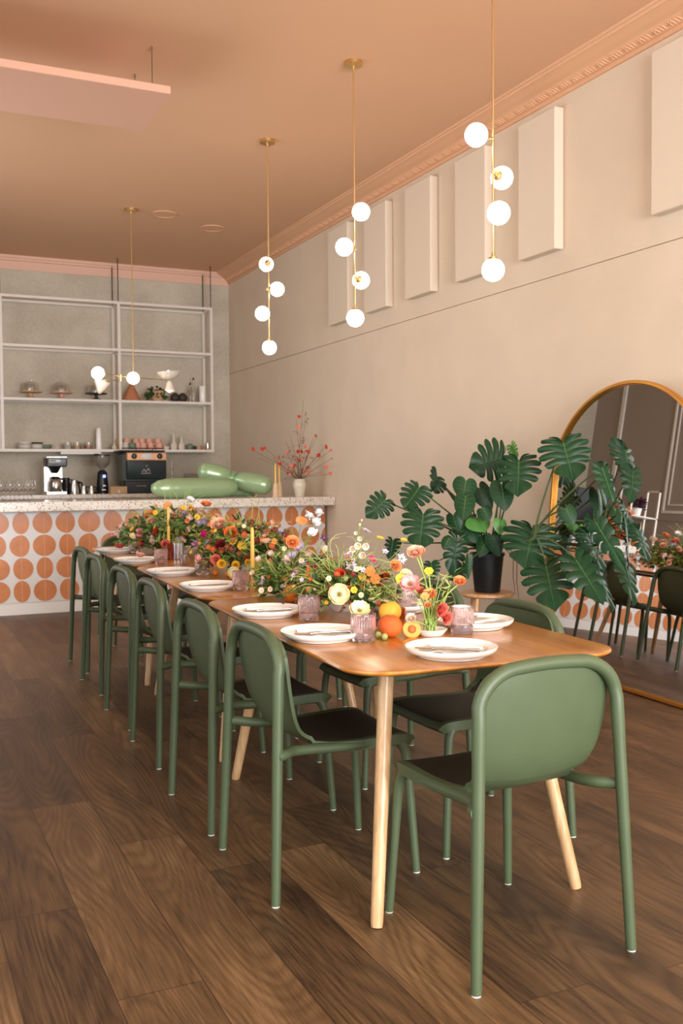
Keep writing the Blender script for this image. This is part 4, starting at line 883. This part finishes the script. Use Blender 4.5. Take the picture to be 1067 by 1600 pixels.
cv = MB().lathe([(.0001, .041), (.07, .041), (.078, .06), (.078, .14), (.06, .18), (.05, .19), (.0001, .19)], (.0, -.04, 0), 28).build('carafe', M_steel, t, smooth=40)
MB().lathe([(.052, .185), (.055, .2), (.045, .215), (.0001, .218)], (.0, -.04, 0), 24).tube([(.05, -.04, .19), (.115, -.05, .18), (.118, -.05, .08), (.078, -.045, .07)], .011, 8).build('carafe_lid', M_black, cv)
def pitcher(px, h, r, m, lab, dy=0):
    t = thing('pitcher', lab, 'pitcher', (mx_(px), MY+dy, BKZ), group='pitchers beside the brewer')
    MB().lathe([(.0001, 0), (r, 0), (r*1.02, .01), (r*.95, h*.6), (r*.7, h*.85), (r*.75, h), (r*.7, h), (.0001, h*.95)], n=24).build('body', m, t, smooth=45)
    MB().tube([(r*.7, 0, h*.9), (r*1.6, 0, h*.85), (r*1.65, 0, h*.3), (r*.95, 0, h*.2)], .008, 8).build('handle', M_black, t)
pitcher(108, .20, .055, M_black, 'black pitcher just right of the brewer', .2); pitcher(116, .17, .055, M_steel, 'steel pitcher right of the black one')
pitcher(125, .15, .04, M_black, 'smaller black pitcher behind the steel one', .2); pitcher(131, .10, .038, M_steel, 'small steel milk jug'); pitcher(141, .10, .034, M_steel, 'small steel milk jug nearest the grinder', -.08)
t = thing('coffee_grinder', 'black coffee grinder with a clear bean hopper and small blue display', 'coffee grinder', (mx_(161), MY+.04, BKZ))
MB().lathe([(.0001, 0), (.095, 0), (.095, .018), (.07, .03), (.07, .12), (.062, .2), (.058, .26), (.03, .29), (.0001, .29)], n=28).build('body', M_black, t, smooth=40)
h = MB().lathe([(.025, .29), (.03, .31), (.085, .36), (.098, .40), (.098, .465), (.095, .465), (.093, .40), (.08, .365), (.024, .315)], n=28).build('hopper', mat('smoked_hopper', (176, 166, 150), .1, trans=.6), t, smooth=40)
MB().lathe([(.1, .463), (.1, .48), (.0001, .484)], n=28).build('hopper_lid', M_black, h)
MB().box((.01, -.072, .215), (.035, .006, .035), rz=0).build('display', M_blue, t, smooth=0)
MB().box((0, -.09, .10), (.04, .06, .02), bev=.004).box((0, -.085, .05), (.05, .01, .01)).build('spout', M_steel, t, smooth=0)
o = MB().box((0, 0, .045), (.20, .14, .09), bev=.004).box((0, -.071, .03), (.03, .002, .03), 1).build('wooden_box', [M_tan, M_stone], loc=(mx_(180.5), MY-.125, BKZ), smooth=0); tag(o, 'small pale wooden box between the grinder and the espresso machine', 'box')
t = thing('espresso_machine', 'espresso machine with a copper front panel and black glass door', 'espresso machine', (mx_(226.5), MY+.14, BKZ))
MB().box((.0, .05, .30), (.54, .40, .42), bev=.03).build('body', mat('grey_machine_body', (104, 108, 102), .4, .5), t, smooth=0)
MB().box((.0, -.12, .08), (.56, .26, .16), bev=.012).build('drip_base', M_black, t, smooth=0)
MB().box((.01, -.185, .29), (.50, .03, .24), bev=.01).build('door', M_screen, t, smooth=0)
pn = MB().box((.01, -.20, .455), (.50, .05, .10), bev=.01).build('front_panel', mat('copper_panel', (206, 156, 116), .4, .3), t, smooth=0)
for x in (-.15, .17):
    MB().lathe([(.0001, .03), (.022, .028), (.034, .012), (.034, 0)][::-1], (x, -.225, .46), 20, M=Matrix.Rotation(radians(90), 3, 'X')).build('knob', M_black, pn, smooth=40)
MB().lathe([(.07, 0), (.07, .004), (.0001, .006)], (.01, -.225, .46), 28, M=Matrix.Rotation(radians(90), 3, 'X') @ Matrix.Diagonal((1, .5, 1))).build('badge', M_badge, pn, smooth=30)
mb = MB()     # pale script emblem on the glass, oval mark and wordmark on the base
for (a, b) in (((-.05, .26), (-.02, .30)), ((-.02, .30), (.0, .26)), ((.0, .26), (.03, .31)), ((.03, .31), (.05, .27)), ((-.06, .245), (.06, .25)), ((.0, .33), (.02, .35))): mb.tube([(a[0], -.202, a[1]), (b[0], -.202, b[1])], .006, 5)
mb.lathe([(.042, 0), (.042, .003), (.0001, .004)], (.09, -.25, .095), 20, M=Matrix.Rotation(radians(90), 3, 'X') @ Matrix.Diagonal((1, .5, 1)))
for i in range(7): mb.tube([(-.13+i*.018, -.252, .088), (-.124+i*.018, -.252, .102 if i % 2 else .096), (-.118+i*.018, -.252, .088)], .004, 4)
mb.build('emblem', M_badge, t)
MB().box((-.02, .05, .525), (.56, .40, .02), bev=.005).tube([(-.28, -.13, .56), (.24, -.13, .56)], .006, 6).tube([(-.1, -.13, .52), (-.1, -.13, .56)], .005, 6).tube([(.1, -.13, .52), (.1, -.13, .56)], .005, 6).build('cup_tray', M_dark, t)
MB().tube([(.30, -.2, .42), (.32, -.22, .40), (.325, -.22, .12)], .008, 8).ball((.325, -.22, .3), .016, 8, 6).ball((.325, -.22, .22), .014, 8, 6).build('steam_wand', M_steel, t)
o = MB().box((0, 0, .14), (.21, .02, .20), bev=.006).box((.115, .005, .14), (.03, .03, .21), 1).box((0, .02, .02), (.12, .10, .04), 1).build('tablet_register', [mat('screen_grey', (120, 116, 108), .25), M_white], loc=(ony(300, 760, MY).x, MY, BKZ), smooth=0); tag(o, 'grey register screen with a white edge behind the green balloon', 'screen')
# wine glasses on the bar
for k in range(8):
    px = [2, 16, 30, 44, 9, 23, 37, 50][k]; Yg = 9.92 if k < 4 else 10.04; x = ony(px, 770, Yg).x
    lab = f'clear stemmed wine glass on the bar, {["first", "second", "third", "fourth"][k % 4]} from the left in the {"front" if k < 4 else "back"} row'
    if k == 0:
        wg = thing('wine_glass', lab, 'glass', (x, Yg, BT), group='wine glasses on the bar')
        MB().lathe([(.0001, 0), (.034, 0), (.034, .002), (.006, .006), (.0035, .012), (.0035, .085), (.01, .092), (.033, .115), (.041, .145), (.038, .175), (.032, .20), (.0308, .20), (.0368, .175), (.0398, .145), (.032, .117), (.008, .096), (.0001, .095)], n=24).build('bowl_and_stem', M_clear, wg, smooth=60)
    else: dup(wg, lab, (x, Yg, BT))
# ------------------------------------------------------------------ balloon, candles, branches on the bar
M_bal = mat('green_foil', (156, 184, 142), .26, .3)
t = thing('foil_balloon', 'shiny sage green inflatable balloon lying in a knot on the bar', 'balloon', (3.2, 9.8, BT)); O = Vector((3.2, 9.8, BT))
def lobe(a, b, r, ta=0., tb=0., nseg=36):
    a, b = Vector(a), Vector(b); P = []; R = []
    for i in range(nseg+1):
        s_ = i/nseg; u = -cos(pi*s_)*.5+.5; P.append(a.lerp(b, u)); e = (2*u-1)
        rr = r*(max(1-abs(e)**5, 0))**.5
        if ta and u < .5: rr *= 1-ta*(1-2*u)**2
        if tb and u > .5: rr *= 1-tb*(2*u-1)**2
        R.append(max(rr, .002))
    mb = MB(); mb.tube(P, R, 36, caps=False)
    n = 36; vs = mb.v; ax = (b-a).normalized()
    for i in range(nseg+1):    # crimps running from the seam along both ends
        u = -cos(pi*i/nseg)*.5+.5; amp = .04*math.exp(-((min(u, 1-u)-.12)/.14)**2)+.004
        for j in range(n):
            v = Vector(vs[i*n+j]); c = P[i]; d = v-c; k = 1+amp*sin(j*pi*.5*2)*(1 if j % 2 else -1)*.5+amp*sin(i*2.1)*.6; vs[i*n+j] = tuple(c+d*k)
    return mb
def bp(px, py, Y): return ony(px, py, Y)-O
def bz(px, Y, h): return Vector((ony(px, 765, Y).x, Y, BT+h))-O
lobe(bz(236, 9.72, .106), bz(371, 9.80, .106), .105).build('lobe', M_bal, t, smooth=80)
lobe(bp(366, 747, 9.95), bp(309, 735, 10.02), .108, ta=.55).build('lobe', M_bal, t, smooth=80)
lobe(bz(360, 9.95, .20), bz(425, 9.74, .112), .108, ta=.45).build('lobe', M_bal, t, smooth=80)
lobe(bz(352, 10.0, .07), bz(398, 10.05, .065), .06).build('lobe', M_bal, t, smooth=80)
MB().ball(bp(362, 747, 9.9), .04, 14, 10, sc=(1.2, 1, .8)).tube([bp(362, 747, 9.9), bp(366, 738, 9.86)], [.018, .028], 8).build('knot', M_bal, t)
M_hold = mat('pale_wood_holder', (214, 184, 150), .6, noise=.06, nscale=30)
for px, py, Yc_, h, lab in ((430.5, 777, 9.62, .235, 'left pale cone candle holder with a slim yellow taper on the bar'), (436.5, 776, 9.80, .265, 'right pale cone candle holder with a taller slim taper on the bar')):
    x = ony(px, 765, Yc_).x; o = MB().lathe([(.0001, 0), (.034, 0), (.033, .01), (.022, .145 if h < .25 else .16), (.012, .145 if h < .25 else .16), (.012, .12), (.0001, .12)], n=24).build('candle_holder', M_hold, loc=(x, Yc_, BT), smooth=40); tag(o, lab.replace(' with a slim yellow taper', '').replace(' with a taller slim taper', '')+' beside the balloon', 'candle holder', 'cone candle holders')
    t = thing('taper_candle', ('left' if h < .25 else 'right')+' slim yellow taper standing in a cone holder on the bar', 'candle', (x, Yc_, BT+.12), group='tapers on the bar')
    MB().lathe([(.0001, .001), (.010, .001), (.009, h*.8), (.006, h), (.0001, h+.003)], n=12).build('wax_stick', M_wax, t); MB().tube([(0, 0, h), (0, 0, h+.012)], .0015, 5).build('wick', M_wick, t)
VX, VY = 4.03, 9.66
o = MB().lathe([(.0001, 0), (.045, 0), (.047, .006), (.052, .03), (.072, .11), (.073, .14), (.062, .17), (.056, .18), (.058, .19), (.05, .19), (.05, .175), (.0001, .10)], n=36).build('vase', mat('cream_glaze', (214, 206, 184), .3, coat=.4), loc=(VX, VY, BT), smooth=50); tag(o, 'cream bellied vase at the right end of the bar', 'vase')
t = thing('flowering_branches', 'bare branches with small red blossoms standing in the cream vase', 'branches', (VX, VY, BT+.12)); O = Vector((VX, VY, BT+.12))
br = MB(); M_twig = mat('twig_bark', (112, 84, 60), .8)
tips = [((474, 626), 0), ((478, 646), .03), ((463, 655), .02), ((453, 680), .05), ((446, 690), -.05), ((495, 684), -.05), ((492, 680), .1), ((509, 698), -.08), ((517, 703), .1), ((518, 717), 0), ((515, 741), -.1), ((498, 711), .1), ((427, 717), -.1), ((394, 703), -.05), ((413, 700), 0), ((404, 715), .05), ((440, 750), -.15), ((456, 728), -.1), ((436, 724), -.1), ((476, 706), -.12), ((464, 706), -.1), ((482, 712), .05), ((500, 738), .05), ((448, 707), .1), ((487, 695), .08)]
spots = []
for (px, py), dy in tips:
    e = ony(px, py, VY+dy)
    if e.x > 4.25: e = onx(px, py, 4.25)
    e = e-O; a = Vector((random.uniform(-.03, .03), random.uniform(-.03, .03), .0)); mid = Vector((e.x*.35, e.y*.3, max(e.z*.55, .10)))
    P = bez(a, Vector((a.x, a.y, .10)), mid, e, 12); br.tube(P, [.0038-.0024*i/12 for i in range(13)], 5, caps=False)
    spots.append(e)
    for _ in range(4):
        i = random.randint(6, 11); q = P[i]
        if q.x+O.x > 4.12: continue
        d = Vector((random.uniform(-1, 1)*.09, random.uniform(-1, 1)*.07, random.uniform(-.02, .08))); br.tube([q, q+d*.5+Vector((0, 0, .008)), q+d], [.0016, .0013, .0008], 4, caps=False)
        if random.random() < .6: spots.append(q+d)
stuff(br.build('twigs', M_twig, t, smooth=60))
rb = 0
for k, p in enumerate(spots[:95]):
    if p.z > .42 or random.random() < .42: continue
    bloom('daisy', random.choice(['red', 'coral']), p, (random.uniform(-1, 1), -1, random.uniform(-.5, 1)), random.uniform(.012, .024), t)
for (px, py) in ((476, 698), (481, 706), (465, 706), (497, 712), (437, 725), (458, 729), (395, 702), (409, 702), (509, 699), (516, 740), (510, 730), (493, 681), (466, 668), (467, 651)):
    p = ony(px, py, VY-.06)
    if p.x > 4.25: p = onx(px, py, 4.25)
    p = p-O; bloom('daisy', 'red' if px % 2 else 'coral', p, (random.uniform(-.6, .6), -1, .3), .024 if py > 690 else .02, t)
mb = MB()
for k in range(60):
    p = random.choice(spots)
    if p.x+O.x > 4.2: continue
    leafquad(mb, p+Vector([random.uniform(-.02, .02) for _ in range(3)]), (random.uniform(-1, 1), random.uniform(-1, 0), random.uniform(-.5, 1)), .03, .007)
stuff(mb.build('small_leaves', mat('rusty_leaf', (128, 70, 56), .7), t, smooth=0))
# ------------------------------------------------------------------ mirror
ms, mt_ = .05, .085; XB, YC, MA, ML, MBB = 3.99, 4.675, .72, 1.275, .588
vh = Vector((sin(ms), cos(ms), 0)); wh = Vector((cos(ms)*sin(mt_), -sin(ms)*sin(mt_), cos(mt_))); nh = vh.cross(wh)
if nh.x > 0: nh = -nh
t = thing('floor_mirror', 'large arched floor mirror in a gold frame leaning on the cream wall', 'mirror', (XB, YC, 0))
def mp_(v, w_, d=0): return vh*v+wh*w_+nh*d
def outline(ins, zb=0.):
    P = [(MA-ins, zb+ins)]
    for i in range(41):
        a = pi*i/40; P.append(((MA-ins)*cos(a), ML+(MBB-ins)*sin(a)))
    P.append((-(MA-ins), zb+ins)); return P
lift = .004
def ringv(ins, d): return [mp_(v, w_+lift, d) for v, w_ in outline(ins)]
loops = [ringv(0, 0), ringv(0, .03), ringv(.004, .035), ringv(.020, .035), ringv(.024, .031), ringv(.024, .006)]
n = len(loops[0]); mb = MB(); fs = []
for i in range(len(loops)-1):
    for j in range(n): fs.append((i*n+j, i*n+(j+1) % n, (i+1)*n+(j+1) % n, (i+1)*n+j))
mb.add(sum(loops, []), fs); mb.build('frame', M_gold, t, smooth=40)
mb = MB(); a = ringv(.023, .012); b = ringv(.023, .0); mb.add(a+b, [tuple(range(n)), tuple(range(n, 2*n))[::-1]]); mb.build('mirror_glass', M_mirror, t, smooth=0)
# ------------------------------------------------------------------ stool and monstera
SX_, SY_, SZ_ = 3.92, 5.90, .45
t = thing('wooden_stool', 'round light wooden stool under the black plant pot', 'stool', (SX_, SY_, 0))
M_birch = wood_mat('birch_stool', (190, 134, 84), (210, 156, 104), (224, 176, 126), 'Z', .4, 2.)
MB().lathe([(.0001, SZ_-.03), (.18, SZ_-.03), (.19, SZ_-.022), (.19, SZ_-.006), (.185, SZ_), (.0001, SZ_)], n=40).build('seat', M_birch, t, smooth=40)
for a in (20, 110, 200, 290):
    a = radians(a); MB().tube([(.12*cos(a), .12*sin(a), SZ_-.03), (.165*cos(a), .165*sin(a), 0)], [.019, .015], 14).build('leg', M_birch, t)
t = thing('monstera_plant', 'large monstera with split dark green leaves in a black pot on the stool', 'potted plant', (SX_, SY_, SZ_)); O = Vector((SX_, SY_, SZ_))
MB().lathe([(.0001, 0), (.088, 0), (.092, .01), (.118, .26), (.126, .262), (.126, .282), (.118, .282), (.112, .255), (.0001, .252)], n=40).build('pot', mat('black_nursery_pot', (24, 24, 26), .5), t, smooth=40)
MB().lathe([(.0001, .26), (.113, .256)], n=24).build('soil', mat('potting_soil', (52, 38, 28), .95, bump=.8, bscale=120), t)
M_mon = mat('monstera_leaf', (26, 62, 34), .42, noise=.16, nscale=9, spec=.35)
M_vein = mat('monstera_midrib', (72, 112, 56), .45)
M_young = mat('young_monstera_leaf', (78, 134, 58), .38, noise=.1, nscale=9)
M_pet = mat('petiole_green', (72, 88, 48), .5)
HP = [(0, .02), (.09, -.14), (.27, -.22), (.43, -.12), (.515, .12), (.49, .38), (.37, .64), (.19, .86), (0, 1.0)]
def he(s):
    x = s*(len(HP)-1); i = min(int(x), len(HP)-2); f = x-i
    P = [HP[max(i-1, 0)], HP[i], HP[i+1], HP[min(i+2, len(HP)-1)]]
    return [.5*((2*P[1][j])+(-P[0][j]+P[2][j])*f+(2*P[0][j]-5*P[1][j]+4*P[2][j]-P[3][j])*f*f+(-P[0][j]+3*P[1][j]-3*P[2][j]+P[3][j])*f**3) for j in (0, 1)]
def leaf(base, tip, width, split=True, nrm=(0, 0, 0), droop=.14, young=False, cut=.32, gap=.38):
    """base, tip: world points; width: metres"""
    a, b = Vector(base), Vector(tip); y = (b-a); Ln = y.length; y.normalize(); n = Vector(nrm)-y*Vector(nrm).dot(y); n.normalize(); x = y.cross(n)
    mb = MB()
    def pt(u, v):   # u across (-.5..), v along
        zz = -droop*Ln*(max(v, 0)**2)*.6-.30*width*(abs(u)**2)*1.6+.0
        if v < 0: zz += .1*Ln*v
        return a+x*(u*width*.98)+y*(v*Ln)+n*(zz+.02)
    NR = 6
    for sd in (-1, 1):
        NF = 6; segs = []
        if split:
            s0 = .0
            b_ = [0, .27, .39, .51, .63, .75, 1.0]
            for i in range(NF):
                segs.append(('f', b_[i], b_[i+1]))
        else: segs = [('f', 0, 1.)]
        for (_, s1, s2) in segs:
            ns = 4 if split else 20
            if s2-s1 > .2: ns = max(ns, 7)
            g = gap*(.12) if split else 0
            rows = []
            for k in range(ns+1):
                row = []
                for r in range(NR+1):
                    rho = r/NR
                    shr = 0
                    if split:
                        shr = g*max(0, (rho-cut)/(1-cut))**.7*(.75 if rho < .95 else 1.25)
                    lo = s1+(shr/2 if (s1 > 0) else 0); hi = s2-(shr/2 if (s2 < 1) else 0)
                    s = lo+(hi-lo)*k/ns; ex, ey = he(s)
                    my = max(0, (s-.28)/.72)*.84
                    rr = rho
                    if split and rho > .9 and (k == 0 and s1 > 0 or k == ns and s2 < 1): rr = rho-.07
                    u = ex*rr*sd; v = my+(ey-my)*rr - .10*sin(pi*rr)*(0 if s < .2 else .5)
                    p = pt(u, v)+n*(.014*width/.2*sin(pi*(k/ns))*rr if split else 0)
                    row.append(p)
                rows.append(row)
            vs = [p for row in rows for p in row]; W_ = NR+1
            fs = []
            for k in range(ns):
                for r in range(NR):
                    q = (k*W_+r, k*W_+r+1, (k+1)*W_+r+1, (k+1)*W_+r); fs.append(q if sd == 1 else q[::-1])
            mb.add(vs, fs)
    pts = [pt(0, v)+n*.0015 for v in [i/10*.95 for i in range(11)]]
    mb.tube(pts, [.0035*(1-.7*i/10) for i in range(11)], 5, mi=1)
    for sd in (-1, 1):
        for s in (.16, .33, .45, .57, .69): 
            ex, ey = he(s); my = max(0, (s-.28)/.72)*.84
            mb.tube([pt(ex*q*sd, my+(ey-my)*q-.05*sin(pi*q)*(0 if s < .2 else 1))+n*.001 for q in (0, .3, .6, .85)], [.0014, .0011, .0009, .0005], 3, mi=1, caps=False)
    o = mb.build('leaf', [M_young if young else M_mon, M_vein], t, smooth=50); o.location = (0, 0, 0)
    for v in o.data.vertices: v.co -= O
    o.data.update()
    return pt(0, 0)
pet = []
def pl_(bpx, tpx, wpx, D, split=True, dt=0., tilt=(0, 0, .45), root=(0, 0), **k):
    """base and tip in image pixels at camera distance D (tip dt nearer)"""
    D *= 1.07
    if bpx[0] > 828: D = (3.97 if bpx[0] > 925 else 3.88)/(.424+.905*(bpx[0]-CX)/FPX)
    a = CAMP+ray(*bpx)*D; b = CAMP+ray(*tpx)*(D-dt); w_ = wpx/FPX*D
    n = (CAMP-(a+b)/2).normalized()+Vector(tilt)
    q = leaf(a, b, w_, split, n, **k)
    pet.append((q, bpx[0] > 828))
LL = [
 ((601, 783), (571, 810), 44, 6.3, True, .05, (.2, 0, .3)), ((655, 765), (632, 797), 54, 6.2, True, .06, (-.3, 0, .5)), ((687, 744), (679, 768), 50, 6.5, True, -.10, (0, 0, .9)),
 ((692, 764), (711, 780), 46, 6.45, True, -.1, (.2, .2, 1.3)), ((661, 806), (655, 861), 68, 6.05, True, .10, (0, 0, .35)), ((616, 846), (610, 876), 30, 6.4, True, .0, (-.8, 0, .2)),
 ((727, 753), (722, 782), 38, 6.2, False, .05, (.2, 0, .4)), ((727, 778), (723, 815), 33, 6.1, False, .08, (0, 0, .2)), ((783, 716), (732, 731), 72, 6.4, True, .0, (.3, 0, .2)),
 ((811, 722), (809, 777), 70, 6.0, True, .10, (-.1, 0, .3)), ((783, 759), (789, 800), 38, 6.1, False, .06, (.2, 0, .2)), ((832, 830), (820, 890), 94, 5.75, True, .12, (0, 0, .35)),
 ((879, 694), (896, 752), 84, 5.75, True, .1, (.2, 0, .3)), ((937, 733), (957, 786), 40, 5.7, True, .05, (.7, 0, .3)), ((884, 797), (896, 821), 28, 5.75, False, .03, (0, 0, .3)),
 ((932, 817), (978, 892), 36, 5.5, True, .15, (-.9, 0, .6)), ((853, 886), (868, 955), 84, 5.5, True, .18, (0, 0, .3)), ((899, 878), (943, 945), 58, 5.5, True, .18, (.3, 0, .4)),
 ((714, 842), (704, 900), 42, 6.3, True, .0, (.3, 0, .1)), ((701, 844), (692, 860), 19, 6.1, False, .03, (0, 0, .3)),
 ((744, 812), (757, 833), 42, 6.3, False, .05, (.2, 0, .9)), ((755, 797), (765, 815), 24, 6.2, False, .03, (-.2, 0, .6)), ((780, 815), (779, 836), 24, 6.2, False, .02, (.5, 0, .1)),
 ((770, 838), (780, 870), 28, 6.3, False, .02, (0, 0, .1)), ((709, 806), (716, 832), 26, 6.3, False, 0, (-.3, 0, .2)), ((748, 764), (768, 798), 32, 6.6, False, 0, (.3, 0, .1)),
 ((742, 814), (712, 834), 28, 6.35, False, .02, (-.1, 0, .8)), ((675, 880), (678, 905), 28, 6.3, True, 0, (-.4, 0, .1)), ((726, 890), (701, 908), 30, 6.3, True, 0, (-.2, 0, .6)),
 ((733, 872), (731, 906), 12, 6.15, False, 0, (0, 0, .1)), ((796, 696), (806, 716), 22, 6.5, True, -.05, (0, 0, .8)), ((729, 818), (745, 850), 34, 6.4, False, .05, (.1, 0, .7)), ((760, 845), (748, 872), 26, 6.35, False, .05, (0, 0, .3))]
YOUNG = {20, 22, 30}
for i, L4 in enumerate(LL):
    a, b, wd, D, sp, dt, tl = L4
    pl_(a, b, wd, D, sp, dt, tl, young=i in YOUNG)
mb = MB()
HUB = CAMP+ray(836, 838)*6.35-O
MB().tube(bez((.03, -.03, .26), (.02, -.1, .48), HUB+Vector((-.08, 0, -.1)), HUB, 12), [.013-.003*i/12 for i in range(13)], 9).build('stem', M_pet, t, smooth=60)
for q, rt in pet:
    q = q-O
    if rt:
        MB().tube(bez(HUB-Vector((.01, 0, .02)), HUB+Vector((0, 0, .10 if q.z > HUB.z else .05)), HUB.lerp(q, .7)+Vector((0, 0, .05)), q, 14), [.0085-.0045*i/14 for i in range(15)], 7).build('petiole', M_pet, t, smooth=60); continue
    k = random.uniform(0, 6.28); a = Vector((.05*cos(k), .05*sin(k), .235)); h = Vector((q.x, q.y, 0)).length
    c1 = a+Vector((q.x*.12, q.y*.12, .12+.10*min(h, 1))); c2 = Vector((q.x*.72, q.y*.72, max(q.z*.80+.02, .26)))
    o = MB().tube(bez(a, c1, c2, q, 14), [.0085-.0045*i/14 for i in range(15)], 7).build('petiole', M_pet, t, smooth=60)
for dx, ln in ((.16, .32), (.20, .38), (.33, .34), (.36, .24)):
    a = Vector((dx*.8, -.05, .30)); mb.tube([a, a+Vector((.05, -.02, -.05)), a+Vector((.04, -.03, -ln*.6)), a+Vector((.06, -.03, -ln))], [.003, .003, .0025, .0015], 5)
mb.build('aerial_root', mat('root_brown', (84, 62, 44), .8), t)
# ------------------------------------------------------------------ left side of the room, seen in the mirror
def wall_frame(lab, y0, y1, z0, z1, n):
    mb = MB(); w_ = .045; x = LX+.012
    for z in (z0, z1): mb.box((x, (y0+y1)/2, z), (.024, y1-y0+w_, w_), bev=.006)
    for y in (y0, y1): mb.box((x, y, (z0+z1)/2), (.024, w_, z1-z0-w_), bev=.006)
    w2 = .02; i = .10
    for z in (z0+i, z1-i): mb.box((x, (y0+y1)/2, z), (.016, y1-y0-2*i+w2, w2))
    for y in (y0+i, y1-i): mb.box((x, y, (z0+z1)/2), (.016, w2, z1-z0-2*i-w2))
    struct(f'trim_{n}', mb, M_white, smooth=0)
#@@LEFT
wall_frame('', 9.95, 10.86, 1.67, 3.7, 3)
struct('trim_4', MB().box((LX+.014, 12.12, (2.15+CZ)/2), (.028, .09, CZ-2.15), bev=.006), M_white, smooth=0)
struct('trim_5', MB().box((LX+.010, 10.5, 1.56), (.020, 4.6, .025), bev=.004), M_left, smooth=0)
o = MB().box((0, 0, .33), (.46, .03, .62), bev=.006).box((0, .04, .015), (.26, .16, .03), bev=.005).build('display_screen', M_black, loc=(.74, 10.0, BT), smooth=0); tag(o, 'black upright screen on the bar, seen in the mirror', 'screen')
t = thing('potted_plant', 'small yellow flowering plant in a white pot, seen in the mirror', 'potted plant', (.86, 9.72, BT))
MB().lathe([(.0001, 0), (.085, 0), (.10, .03), (.10, .19), (.094, .19), (.09, .16), (.0001, .16)], n=28).build('pot', M_cer, t, smooth=40)
mb = MB()
for k in range(60): leafquad(mb, (random.uniform(-.05, .05), random.uniform(-.05, .05), .17), (random.uniform(-1, 1), random.uniform(-1, 1), random.uniform(.3, 1.5)), .09, .014)
stuff(mb.build('foliage', M_leafA, t, smooth=0))
for k in range(4): bloom('daisy', 'yellow', Vector((random.uniform(-.06, .06), -.04, .22+.04*k)), (0, -1, .6), .026, t)
bouquet('tall orange and bronze bouquet on the bar, seen in the mirror', (.50, 9.68, BT), (.10, .10), (.20, .20, .42), [],
  [('ranunculus', 'orange', 14, .04), ('ranunculus', 'deeporange', 8, .035), ('daisy', 'yellow', 10, .03), ('nigella', 'burgundy', 12, .03), ('ranunculus', 'peach', 6, .036)],
  [('foliage', M_leafA, 30, 12, .05, .012, .35, .3), ('bronze_foliage', M_leafC, 50, 22, .035, .012, .35, .2)])
for x, y, r, m, lab in ((.72, 9.56, .045, M_org, 'orange on the bar beside the tall bouquet, seen in the mirror'), (.63, 9.52, .040, M_org, 'second orange on the bar in front of the tall bouquet'), (.38, 9.52, .042, M_bor, 'reddish orange on the bar right of the tall bouquet in the mirror')):
    fruit('orange', m, (x, y, BT), r, lab, 'orange')
t = thing('taper_candle', 'yellow taper on the bar beside the tall bouquet, seen in the mirror', 'candle', (.30, 9.56, BT))
MB().lathe([(.0001, 0), (.028, 0), (.028, .004), (.013, .008), (.0125, .03), (.0001, .03)], n=20).build('candle_foot', M_brass, t); MB().lathe([(.010, .02), (.009, .27), (.005, .30), (.0001, .302)], n=14).build('wax_stick', M_wax, t)
t = thing('display_stand', 'small white two level stand on the bar, seen in the mirror', 'stand', (.08, 9.95, BT))
for (x, y) in ((-.20, -.12), (.20, -.12), (-.20, .12), (.20, .12)): MB().box((x, y, .38), (.02, .02, .76)).build('post', M_whitemetal, t, smooth=0)
for z in (.02, .40): MB().box((0, 0, z), (.42, .26, .014)).build('shelf_board', M_whitemetal, t, smooth=0)
MB().box((-.20, 0, .75), (.02, .26, .02)).box((.20, 0, .75), (.02, .26, .02)).build('top_rail', M_whitemetal, t, smooth=0)
t = thing('potted_plant', 'dark purple leafed plant in a white pot on the white stand, seen in the mirror', 'potted plant', (.10, 9.95, BT+.407))
MB().lathe([(.0001, 0), (.05, 0), (.062, .10), (.056, .10), (.05, .08), (.0001, .08)], n=24).build('pot', M_cer, t, smooth=40)
mb = MB()
for k in range(120):
    a = random.uniform(0, 6.28); leafquad(mb, (.03*cos(a), .03*sin(a), .09+random.uniform(0, .10)), (cos(a), sin(a), random.uniform(-.1, 1.4)), .10, .018)
stuff(mb.build('foliage', mat('purple_leaf', (74, 44, 58), .6), t, smooth=0))
for k, (z, m, lab) in enumerate(((.028, M_cer, 'lower white tin on the white stand, seen in the mirror'), (.116, M_black, 'middle black tin on the white stand, seen in the mirror'), (.204, M_cer, 'upper white tin on the white stand, seen in the mirror'))):
    tag(MB().lathe(cyl(.065, .085), n=24).build('tin', m, loc=(.10, 9.94, BT+z), smooth=40), lab, 'tin', 'stacked tins')
